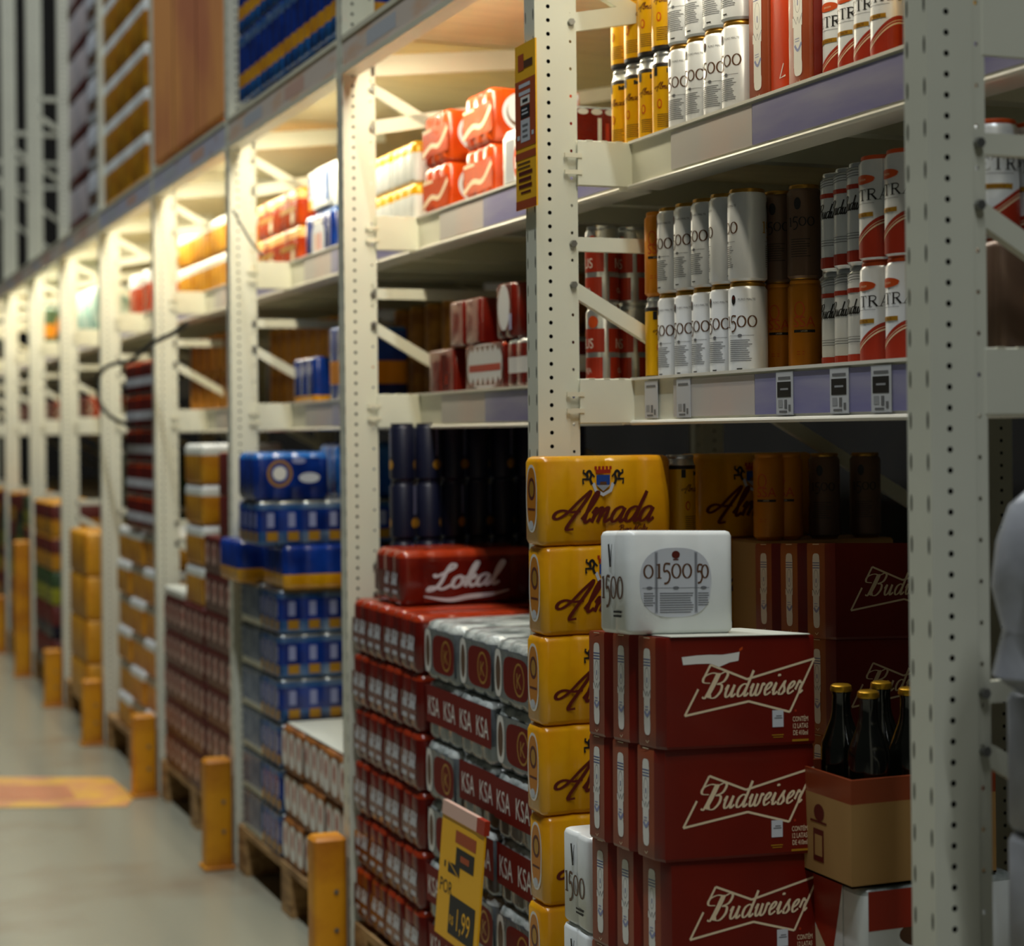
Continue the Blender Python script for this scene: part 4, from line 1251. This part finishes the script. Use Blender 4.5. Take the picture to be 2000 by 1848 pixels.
KWP = simple_pack('white_round_pack', .18, .14, .14, 3, 2, WHITE, None, None, prints=[('side_print', P, left_of(.09))], r=.03, soft=.02)
shelf_at(KWP, 1022, zH, 'white rounded pack beside the orange-red packs on the upper shelf above the silver packs')
KYW = simple_pack('yellow_white_pack', .22, .185, .105, 3, 3, WHITE, YELC, [(.72, YELC)])
for t in range(2):
    for c in range(2):
        KYW.at((1.476 + .11, 4.375 + .095 + c * .188, zH + t * .1055), f'yellow-topped white pack behind the white frame, upper shelf above the silver packs, {["lower", "upper"][t]} tier, {["near", "far"][c]}', 'yellow-topped white packs')
P = Print(); P.ell(.0, .062, .11, .05, PLG, 1, p=3); P.rect(-.10, .05, .10, .066, PRED, 2)
for q in range(6): P.poly([(-.09 + q * .032, .018), (-.075 + q * .032, .038), (-.060 + q * .032, .018)], REDF, 2); P.poly([(-.09 + q * .032, .108), (-.075 + q * .032, .094), (-.060 + q * .032, .108)], REDF, 2)
KRZ = simple_pack('red_zigzag_pack', .18, .27, .115, 3, 4, REDF, REDT, None, prints=[('side_print', P, left_of(.09))])
shelf_at(KRZ, 989, zL, 'red can pack with wide pale label on the lower shelf above the silver packs')
KRC = simple_pack('red_plain_pack', .10, .18, .112, 1, 2, REDF, None, None, r=.008, amp=.0, soft=.004, prints=[('side_print', Print().rect(-.005, .01, .0, .1, REDT, 1).rect(.03, .03, .045, .05, REDT, 1), left_of(.05))])
shelf_at(KRC, 886, zL, 'plain red box beside the pale-labelled red pack on the lower shelf')
KRC2 = simple_pack('red_small_pack', .11, .095, .105, 1, 1, REDF, None, None, r=.008, amp=.0, soft=.004)
shelf_at(KRC2, 906, zL + .1155, 'plain dark red box standing on the pale-labelled red pack, next to the frame brace', 'red boxes on the pale-labelled pack')
shelf_at(KRC2, 938, zL + .1155, 'plain dark red box standing on the pale-labelled red pack, next to the round-labelled pack', 'red boxes on the pale-labelled pack')
P = Print(); P.ell(.0, .07, .035, .05, PLG, 1); P.rect(.03, .02, .045, .055, PLIL, 1)
KRT = simple_pack('red_circle_pack', .14, .11, .125, 2, 2, REDF, None, None, prints=[('side_print', P, left_of(.07))])
shelf_at(KRT, 1003, zL + .1155, 'red pack with white round label, upper tier, lower shelf above the silver packs')
KR2 = simple_pack('red_silver_pack', .2, .17, .115, 3, 3, REDF, SILVF, [(.35, PLG), (.65, REDF)])
shelf_at(KR2, 1046, zL, 'red and silver banded pack next to the cream post, lower shelf above the silver packs')
for t in range(2):
    for i in range(12):
        CGOLD.at((1.82, 3.86 + .15 * i, zL + t * .151), f'blurred gold can on the back row, above the silver packs, {["lower", "upper"][t]} tier, {NTH[i]} along', 'gold cans on the back row')

# ------------------------------------------------------------------ third bay: blue packs, brown boxes
P = Print(); P.ring(-.035, .075, .032, .034, PGOLD, .008, L=1); P.ell(-.035, .075, .02, .02, PWHITE, 1); P.ell(.05, .062, .03, .014, PLG, 1); P.ell(.02, .11, .02, .008, PLIL, 1)
KBLU = simple_pack('blue_pack', .215, .2, .135, 4, 3, BLUE, BLUB, None, prints=[('front_print', P, front_of(.1))], soft=.018)
P = Print()
for q in range(4): P.rect(-.1 + q * .06, .05, -.08 + q * .06, .09, PLIL, 1); P.rect(-.102 + q * .06, .012, -.07 + q * .06, .038, PGOLD, 1)
KBLC = simple_pack('blue_can_pack', .26, .2, .124, 4, 3, BLUC, SILVF, [(.3, BLUE), (.8, BLUC)], prints=[('front_print', P, front_of(.1)), ('side_print', P, left_of(.13))])
KBLY = simple_pack('blue_yellow_pack', .30, .25, .124, 5, 4, YEL, BLUE, [(.34, BLUE)], soft=.014)
KBLG = simple_pack('blue_grey_pack', .24, .24, .124, 4, 4, TRAYG, SILVF, [(.18, mat('grey_blue_can', (140, 150, 170), .3, .4, rgb2=(80, 100, 130), vscale=14)), (.88, SILVF)])
zb = .14
x0 = XF + .006
for rI in range(6):
    zz = zb + .125 * rI
    KBLG.at((x0 + .12, 5.23 + .125, zz), f'grey-blue can pack on a white tray in the blue stack, {NTH[rI]} layer up', 'grey-blue packs of the blue stack')
    for c in range(2):
        KBLC.at((x0 + .13 + c * .262, 5.02 + .1, zz), f'blue can pack with gold foot in the blue stack, {NTH[rI]} layer, {["aisle", "inner"][c]} side', 'blue can packs of the blue stack')
zz = zb + .125 * 6
KBLY.at((x0 + .10, 5.02 + .39, zz), 'blue-topped yellow pack overhanging the aisle, far one on the blue stack', 'blue and yellow packs')
KBLY.at((x0 + .16, 4.985 + .13, zz), 'blue-topped yellow pack on the blue stack, near one', 'blue and yellow packs')
zz += .1245
xb_, _ = on_y(494, 1000, 5.0)
KBLN = simple_pack('blue_narrow_pack', .10, .2, .115, 2, 3, BLUE, BLUE, None, soft=.016)
KBLN.at((x0 + .05, 5.40, zz), 'narrow dark blue pack on the far end of the blue stack, second tier')
KBLC.at((xb_ + .14, 5.1, zz), 'clear-wrapped blue can pack under the topmost blue pack', 'blue can packs of the blue stack')
KBLC.at((xb_ + .405, 5.1, zz), 'clear-wrapped blue can pack under the bright blue pack', 'blue can packs of the blue stack')
zz += .1245
KBLU.at((xb_ + .112, 5.1, zz), 'dark blue pack with round emblem, topmost of the blue stack', 'dark blue packs')
KBLB = simple_pack('bright_blue_pack', .2, .2, .16, 3, 3, BLUB, None, None, soft=.02)
KBLB.at((xb_ + .35, 5.12, zz), 'bright blue pack beside the topmost dark blue pack', 'dark blue packs')
# brown and white packs in front
BRN = mat('brown_white_wrap', (150, 92, 34), .45, rgb2=(96, 52, 18), vscale=9, bump=.2)
P = Print()
for q in range(3): P.ell(-.07 + q * .075, .065, .033, .048, PWHITE, 1, p=3); P.rect(-.085 + q * .075, .05, -.055 + q * .075, .1, SIGNP, 2); P.rect(-.08 + q * .075, .06, -.065 + q * .075, .09, PRED, 3)
PFr = Print(); PFr.rect(-.1, .01, .1, .09, PWHITE, 1); PFr.rect(-.06, .055, .06, .075, PGREY, 2)
KBRW = simple_pack('brown_white_pack', .30, .205, .126, 4, 3, BRN, None, None, prints=[('side_print', P, left_of(.15)), ('front_print', PFr, front_of(.1025))])
for rI in range(3):
    for c in range(3):
        KBRW.at((XF + .158 + .006 * ((rI + c) % 2), 4.375 + .105 + c * .208, .14 + rI * .1265), f'brown and white can pack, {["bottom", "middle", "top"][rI]} layer beside the yellow guard, {NTH[c]} from the post', 'brown and white packs', rz=.002 * ((rI + c) % 3 - 1))
b = MB(); b.bbox(0, .34, 0, .60, 0, .006, TRAYG, .002)
o = put('cover_or_glare_sheet', b.mesh('cover_or_glare_sheet', 0), None, (XF + .02, 4.38, .14 + 3 * .1265 + .0005)); tag(o, 'white card sheet lying on the brown and white packs', 'sheet')
# shelves in bay three
P = Print(); P.rect(-.09, .05, .09, .065, PGOLD, 1); P.rect(-.02, .065, .0, .12, PRED, 1); P.ell(.06, .03, .02, .02, PCREAM, 1)
KORY = simple_pack('orange_yellow_pack', .22, .27, .118, 3, 4, ORA, YEL, [(.7, mat('cream_orange', (226, 170, 100), .4))], prints=[('side_print', P, left_of(.11))])
for c in range(2):
    for t in range(2):
        KORY.at((1.476 + .11, on_x(583, 350, 1.476)[0] + .136 + c * .273, zH + t * .1185), f'orange and yellow pack on the upper shelf above the blue stack, {["lower", "upper"][t]} tier, {["near", "far"][c]} one', 'orange and yellow packs')
P = Print(); P.ell(0, .05, .07, .05, PLG, 1, p=3); P.rect(-.03, .02, -.01, .07, ORC, 2); P.rect(.01, .02, .03, .07, PORG, 2); P.rect(-.06, .1, .06, .11, PWHITE, 1)
KBW = simple_pack('blue_white_pack', .2, .30, .135, 3, 4, BLUE, BLUB, None, prints=[('side_print', P, left_of(.1))], soft=.016)
shelf_at(KBW, 648, zH, 'blue pack with pale window on the upper shelf above the blue stack')
P = Print(); P.rect(.06, .02, .1, .12, BLUB, 1); P.rect(-.12, .01, -.08, .04, YELC, 1); P.rect(-.12, .05, -.09, .11, BLUB, 1)
KBW2 = simple_pack('white_blue_pack', .2, .26, .14, 3, 4, WHITE, WHITE, None, soft=.03, r=.05, prints=[('side_print', P, left_of(.1))])
shelf_at(KBW2, 648, zH + .1355, 'white and blue pack standing on the blue pack with pale window')
KBB = simple_pack('blue_cap_pack', .12, .16, .30, 2, 2, BLUB, BLUB, None, soft=.035, r=.05)
shelf_at(KBB, 603, zH, 'tall bright blue pack behind the white and blue pack, upper shelf above the blue stack', X=1.70)
KBLU2 = simple_pack('blue_low_pack', .16, .24, .145, 3, 3, YEL, BLUE, [(.2, BLUE)])
shelf_at(KBLU2, 612, zL, 'blue pack with yellow foot on the lower shelf above the blue stack')
KBO = simple_pack('blue_orange_pack', .2, .14, .22, 3, 2, BLUE, BLUB, [(.25, ORC), (.55, BLUE)])
shelf_at(KBO, 668, zL, 'tall blue and orange pack near the frame, lower shelf above the blue stack')
for t in range(2):
    for i in range(8):
        CGOLD.at((1.70, 5.72 + .13 * i, zL + t * .151), f'brown-gold can, back row of lower shelf above the blue stack, {["lower", "upper"][t]} tier, {NTH[i]} along', 'gold cans at the back of the third bay')

# ------------------------------------------------------------------ fourth bay: dark red crates, yellow packs
P = Print()
for q in range(4): P.ell(-.15 + q * .1, .065, .022, .035, SIGNP, 1, p=3); P.ell(-.15 + q * .1, .07, .01, .018, PRED, 2)
PF2 = Print()
for q in range(2): PF2.ell(-.06 + q * .1, .065, .022, .035, SIGNP, 1, p=3)
KCR = simple_pack('red_crate', .28, .40, .122, 4, 6, REDD, REDD, [(.9, MARO)], cat='crate', objname='drink_crate', prints=[('side_print', P, left_of(.14)), ('front_print', PF2, front_of(.2))], r=.008, amp=.002, soft=.005)
for rI in range(7):
    KCR.at((XF + .15, 5.60 + .20, .14 + rI * .1225), f'dark red crate in the near pile by the frame, {NTH[rI]} layer from the pallet', 'dark red crates')
KCRS = simple_pack('red_crate_short', .28, .32, .122, 4, 5, REDD, REDD, [(.9, MARO)], cat='crate', objname='drink_crate', prints=[('side_print', P, left_of(.14))], r=.008, amp=.002, soft=.005)
for rI in range(5):
    for c in range(2):
        KCRS.at((XF + .144, 6.17 + c * .325, .14 + rI * .1225), f'dark red crate, {NTH[rI]} layer from the pallet, {["middle pile under yellow packs", "far pile under the white tray"][c]}', 'dark red crates')
b = MB(); b.bbox(-.14, .14, -.16, .16, 0, .03, TRAYG, .006)
o = put('cover_or_glare_sheet', b.mesh('cover_or_glare_sheet', 0), None, (XF + .144, 6.495, .14 + 5 * .1225 + .0005)); tag(o, 'white tray lying on the far pile of dark red crates', 'tray')
KCR2 = simple_pack('red_box_tall', .2, .16, .135, 3, 2, REDD, REDT, None, r=.006, amp=0, soft=.004, cat='carton', objname='drink_carton')
for t in range(2):
    KCR2.at((XF + .11, 5.69, .14 + 7 * .1225 + t * .1355), f'dark red carton standing on the near pile of crates, {["lower", "upper"][t]} one', 'red cartons on the crates')
KYT = simple_pack('yellow_tray_pack', .28, .28, .135, 4, 4, YELD, WHITE, [(.72, TRAYG)], cat='can pack', soft=.014)
for t in range(4):
    KYT.at((XF + .15, 6.17, .14 + 5 * .1225 + .0005 + t * .1355), f'yellow can pack with white top on the middle pile of crates, {["bottom", "second", "third", "top"][t]} one', 'yellow packs behind the crates')
for t in range(2):
    for c in range(3):
        KYT.at((1.476 + .14, on_x(440, 500, 1.476)[0] + .14 + .285 * c, zH + t * .1355), f'yellow can pack on the upper shelf above the red crates, {["lower", "upper"][t]} tier, {["near", "middle", "far"][c]} one', 'yellow packs on the upper shelf above the red crates')
for t in range(2):
    for i in range(6):
        CGOLD.at((1.56, 6.62 + .15 * i, zL + t * .151), f'brown-gold can, lower shelf above the red crates, {["lower", "upper"][t]} tier, {NTH[i]} from the near frame', 'gold cans on the lower shelf above the red crates')

# ------------------------------------------------------------------ fifth bay: trays of yellow cans, red packs on top
for rI in range(6):
    for c in range(3):
        KYT.at((XF + .15 + .01 * ((rI + c) % 2), 6.98 + c * .30, .14 + rI * .136), f'yellow can tray, {NTH[rI]} layer from the pallet, {NTH[c]} from the dark red crates', 'yellow can trays of the fifth bay')
KRD5 = simple_pack('red_pack_far', .075, .29, .13, 1, 4, REDF, ORA, [(.3, PLG), (.55, REDF)])
for t in range(5):
    for c in range(2):
        KRD5.at((XF + .042, 7.00 + c * .30, .14 + 6 * .136 + t * .1305), f'red and white pack on the yellow trays, {ORD[4 - t]}, {["near", "far"][c]} column', 'red packs on the yellow trays')
KOW = simple_pack('orange_white_pack', .2, .2, .2, 3, 3, ORA, WHITE, [(.7, WHITE)])
for c in range(2): KOW.at((1.475 + .1, 8.05 + .3 * c, zH), f'orange and white pack on the upper shelf above the yellow trays, {["near", "far"][c]} one', 'orange packs on the fifth bay')
for i in range(4): CGOLD.at((1.56, 8.0 + .14 * i, zL), f'gold can on the lower shelf above the yellow trays, {NTH[i]} from the red packs', 'gold cans on the fifth bay')

# ------------------------------------------------------------------ sixth and farther bays
KYB = simple_pack('yellow_tall_box', .3, .5, .19, 1, 1, YELD, None, None, cat='box', objname='box', r=.02, amp=0, soft=.012)
for rI in range(4):
    KYB.at((XF + .10, 8.40, .14 + rI * .191), f'tall yellow box, {NTH[rI]} layer from the pallet in the sixth bay', 'tall yellow boxes')
KGR = simple_pack('green_box', .3, .5, .17, 1, 1, GREEN, None, [(.4, mat('dark_green', (28, 40, 22), .5))], cat='box', objname='box', r=.02, amp=0, soft=.01)
for t in range(2): KGR.at((XF + .30, 8.55, .906 + t * .171), f'dark green box above the tall yellow boxes, {["lower", "upper"][t]} one', 'dark green boxes')
KTE = simple_pack('teal_pack', .2, .3, .24, 2, 3, TEAL, WHITE, None)
for c in range(2): KTE.at((1.475 + .1, 9.56 + .34 * c, zH), f'teal and white pack on the upper shelf above the tall yellow boxes, {["near", "far"][c]} one', 'teal packs')
KMU = simple_pack('striped_box', .26, .34, .17, 1, 1, YELD, YELD, [(.5, MARO)], cat='box', objname='box', r=.015, amp=0, soft=.01)
KMG = simple_pack('striped_green_box', .26, .34, .17, 1, 1, mat('lime_pack', (150, 150, 30), .5), None, [(.5, GREEN)], cat='box', objname='box', r=.015, amp=0, soft=.01)
KMN = simple_pack('navy_box', .26, .34, .17, 1, 1, NAVY, None, [(.4, MARO)], cat='box', objname='box', r=.015, amp=0, soft=.01)
for c in range(2):
    for rI, K in enumerate((KMN, KMN, KMG, KMU, KMU)):
        K.at((XF + .10, 9.55 + c * .38, .14 + rI * .171), f'striped {"navy" if K is KMN else "lime" if K is KMG else "yellow"} box, {NTH[rI]} layer from the pallet, {["near", "far"][c]} pile of the seventh bay', 'striped boxes of the seventh bay')
KGO = simple_pack('green_orange_pack', .2, .3, .26, 2, 3, GREEN, TEAL, [(.3, ORC), (.6, GREEN)])
for k in (6, 7, 8):
    if k < 8: KGO.at((1.475 + .1, YK[k] + 1.05, zH), f'green and orange pack on the upper shelf, {BAYW[k]}, near one', 'green packs on the far upper shelves')
    if k < 8: KGO.at((1.475 + .1, YK[k] + 1.5, zH), f'green and orange pack on the upper shelf, {BAYW[k]}, far one', 'green packs on the far upper shelves')
    KORA.at((1.475 + .12, YK[k] + .45, zL), f'orange pack on the lower shelf, {BAYW[k]}', 'orange packs on the far lower shelves')
    KCR.at((1.475 + .14, YK[k] + .85, zL), f'red crate on the lower shelf, {BAYW[k]}', 'red crates on the far lower shelves')
for k in (7, 8, 9):
    for c in range(3):
        for t in range(5):
            K, nm_ = ((KMN, 'navy box'), (KMU, 'yellow and maroon box'), (KMG, 'lime and green box'))[(c + t + k) % 3]
            K.at((XF + .14, YK[k] + .28 + c * .36, .14 + t * .171), f'{nm_}, {NTH[t]} layer, {NTH[c]} pile, {BAYW[k]}', 'boxes piled in the far bays')

# ------------------------------------------------------------------ goods stored above the banner beams
zu = ZHD[1] + .023
KUB = simple_pack('blue_store_pack', .30, .26, .20, 4, 4, BLUB, BLUE, [(.2, YELD), (.4, BLUE), (.8, BLUC)], amp=.008)
for c in range(4):
    for t in range(2):
        KUB.at((XF + .152, 4.50 + c * .265, zu + t * .2005), f'blue and yellow pack stored above the blue stack, {["lower", "upper"][t]} tier, {NTH[c]} along', 'blue packs stored above the banner')
b = MB(); b.bbox(0, .5, 0, 1.14, 0, 1.15, CARTON, .006)
for yy in (.38, .76): b.box(-.001, 0, yy, yy + .006, 0, 1.15, MARO)
o = put('cardboard_case', b.mesh('cardboard_case', 0), None, (XF - .002, YK[3] + .06, zu)); tag(o, 'huge orange-brown cardboard case stored above the dark red crates', 'case')
KUY = simple_pack('yellow_store_pack', .34, .34, .17, 5, 5, YELD, WHITE, [(.72, WHITE)], amp=.006)
for c in range(3):
    for t in range(6):
        KUY.at((XF + .19, 7.02 + .18 + c * .35, zu + t * .1705), f'yellow pack stored above the banner, {NTH[t]} tier, {NTH[c]} from the cardboard case', 'yellow packs stored above the banner')
GPK = mat('grey_pink_wrap', (176, 166, 168), .5, rgb2=(130, 130, 140), vscale=5)
KUG = simple_pack('grey_store_pack', .34, .34, .21, 3, 3, MARO, GPK, [(.25, GPK)], amp=.008)
KUO = simple_pack('grey_spot_pack', .2, .34, .21, 3, 3, PLG, GPK, [(.25, BRC), (.55, PLG)], amp=.02)
for c in range(3):
    for t in range(6):
        K = KUO if c == 0 else KUG
        K.at((XF + (.14 if c == 0 else .22), 8.22 + .18 + c * .35, zu + t * .2105), f'grey-pink wrapped pack stored above the banner, {NTH[t]} tier, {NTH[c]} from the yellow packs', 'grey packs stored above the banner')
for k in (6, 7, 8, 9):
    for c in range(3):
        for t in range(2):
            KCR.at((XF + .5, YK[k] + .27 + c * .41 - (.0 if c < 2 else .02), zu + t * .1225), f'red crate above the banner, {BAYW[k]}, {["lower", "upper"][t]} tier, {NTH[c]} pile', 'red crates stored above the far banners') if c < 2 else None

# ------------------------------------------------------------------ yellow guards
def guard(h, w_=.084):
    mb = MB(); ol, nn = rrect(w_, .075, .014, 3)
    mb.loft(ol, nn, [(0, .0), (h - .008, 0), (h, .008)], GUARD)
    p = [('sleeve', mb.mesh('guard_sleeve', 40), None)]
    mb = MB(); mb.bbox(-w_ / 2 - .006, w_ / 2 + .006, -.045, .045, 0, .012, GUARD, .003); p.append(('base', mb.mesh('guard_base', 0), None))
    for zz in (h * .35, h * .62):
        mb = MB(); mb.tube([(0.012, -.036, zz), (.012, -.0405, zz)], .006, STEEL, 6)
        p.append(('bolt', mb.mesh('guard_bolt', 0), None))
    return Kind('post_guard', 'post guard', p)


GL = {2: 'yellow post guard beside the brown and white packs', 3: 'yellow post guard between the blue stack and the dark red crates', 4: 'yellow post guard between dark red crates and yellow trays', 5: 'yellow post guard beside the tall yellow boxes', 6: 'yellow post guard by the striped boxes', 7: 'tall yellow guard just past the striped boxes', 8: 'short yellow post guard past the tall yellow guard'}
for k, h in ((2, .345), (3, .335), (4, .30), (5, .28), (6, .28), (7, .75), (8, .35)):
    guard(h).at((XF - .05, YK[k] + .03, 0), GL[k], 'yellow post guards')

# black cable looping out of the rack
yc0 = YK[4] - .25
pts = [on_x(440, 410, XF - .03), on_x(470, 465, XF - .03), on_x(498, 500, XF - .03)]
mb = MB(); mb.tube([(XF - .006, y, z) for y, z in crom(pts, 4)], .004, BLKR, 6)
o = put('cable', mb.mesh('cable')); tag(o, 'thin black cable end hanging across the white frame above the blue stack', 'cable')
pts = [on_x(px, py, XF - .05) for px, py in ((342, 632), (322, 652), (290, 672), (255, 705), (236, 708), (205, 722), (190, 752), (192, 790), (206, 815), (234, 832))]
mb = MB(); cl_ = crom(pts, 4); mb.tube([(XF - .008 - .05 * sin(pi * i / (len(cl_) - 1)), y, z) for i, (y, z) in enumerate(cl_)], .009, BLKR, 8)
o = put('cable', mb.mesh('cable_loop')); tag(o, 'black cable looping out in front of the far shelves beside the red column', 'cable')

# ------------------------------------------------------------------ right edge: goods seen past the nearest post
KGB = None
mb = MB(); ol, nn = rrect(.2, .26, .06, 5, 3, 3, .02)
mb.loft(ol, nn, [(0, .03), (.02, .0), (.07, .012), (.12, .0), (.17, .006), (.21, .02), (.232, .045), (.24, .08)], GREYP)
x_, z_ = on_y(1905, 1350, 1.74)
o = put('wrapped_bale', mb.mesh('wrapped_bale', 60), None, (x_ + .10, 1.62, z_)); tag(o, 'grey plastic-wrapped bale in front of the white perforated post', 'bale')
KBR = simple_pack('brown_round_pack', .2, .11, .15, 3, 2, BRC, None, None, prints=[('front_print', Print().ell(0, .075, .06, .06, ORC, 1).ell(0, .075, .05, .05, PLG, 1.5).rect(-.05, .04, .05, .075, PRED, 2), front_of(.055))])
x_, z_ = on_y(1950, 660, 1.935)
KBR.at((x_ + .1, 1.99, zL), 'brown pack with round orange and white label behind the grey bale')
for i in range(2): CPET.at((x_ + .035 + .068 * i, 1.99, zL + .1505), f'white wave can standing on the brown round-labelled pack, {["next to the post", "away from the post"][i]}', 'wave cans past the nearest post', rz=radians(20))
# lower goods under the bale
KBX2 = simple_pack('plain_grey_box', .18, .26, .16, 1, 1, GREYP, None, None, r=.02, amp=0, soft=.01, cat='bale', objname='wrapped_bale')
bale_o = o
zz = o.location.z - .161
i = 0
while zz > .16:
    KBX2.at((bale_o.location.x + .03, 1.62, zz), f'grey plastic-wrapped block under the grey bale, {NTH[i]} below it', 'grey blocks under the bale'); zz -= .161; i += 1
riser(bale_o.location.x - .05, bale_o.location.x + .11, 1.52, 1.72, zz + .161, 'plain kraft carton under the grey wrapped blocks', 0.0)
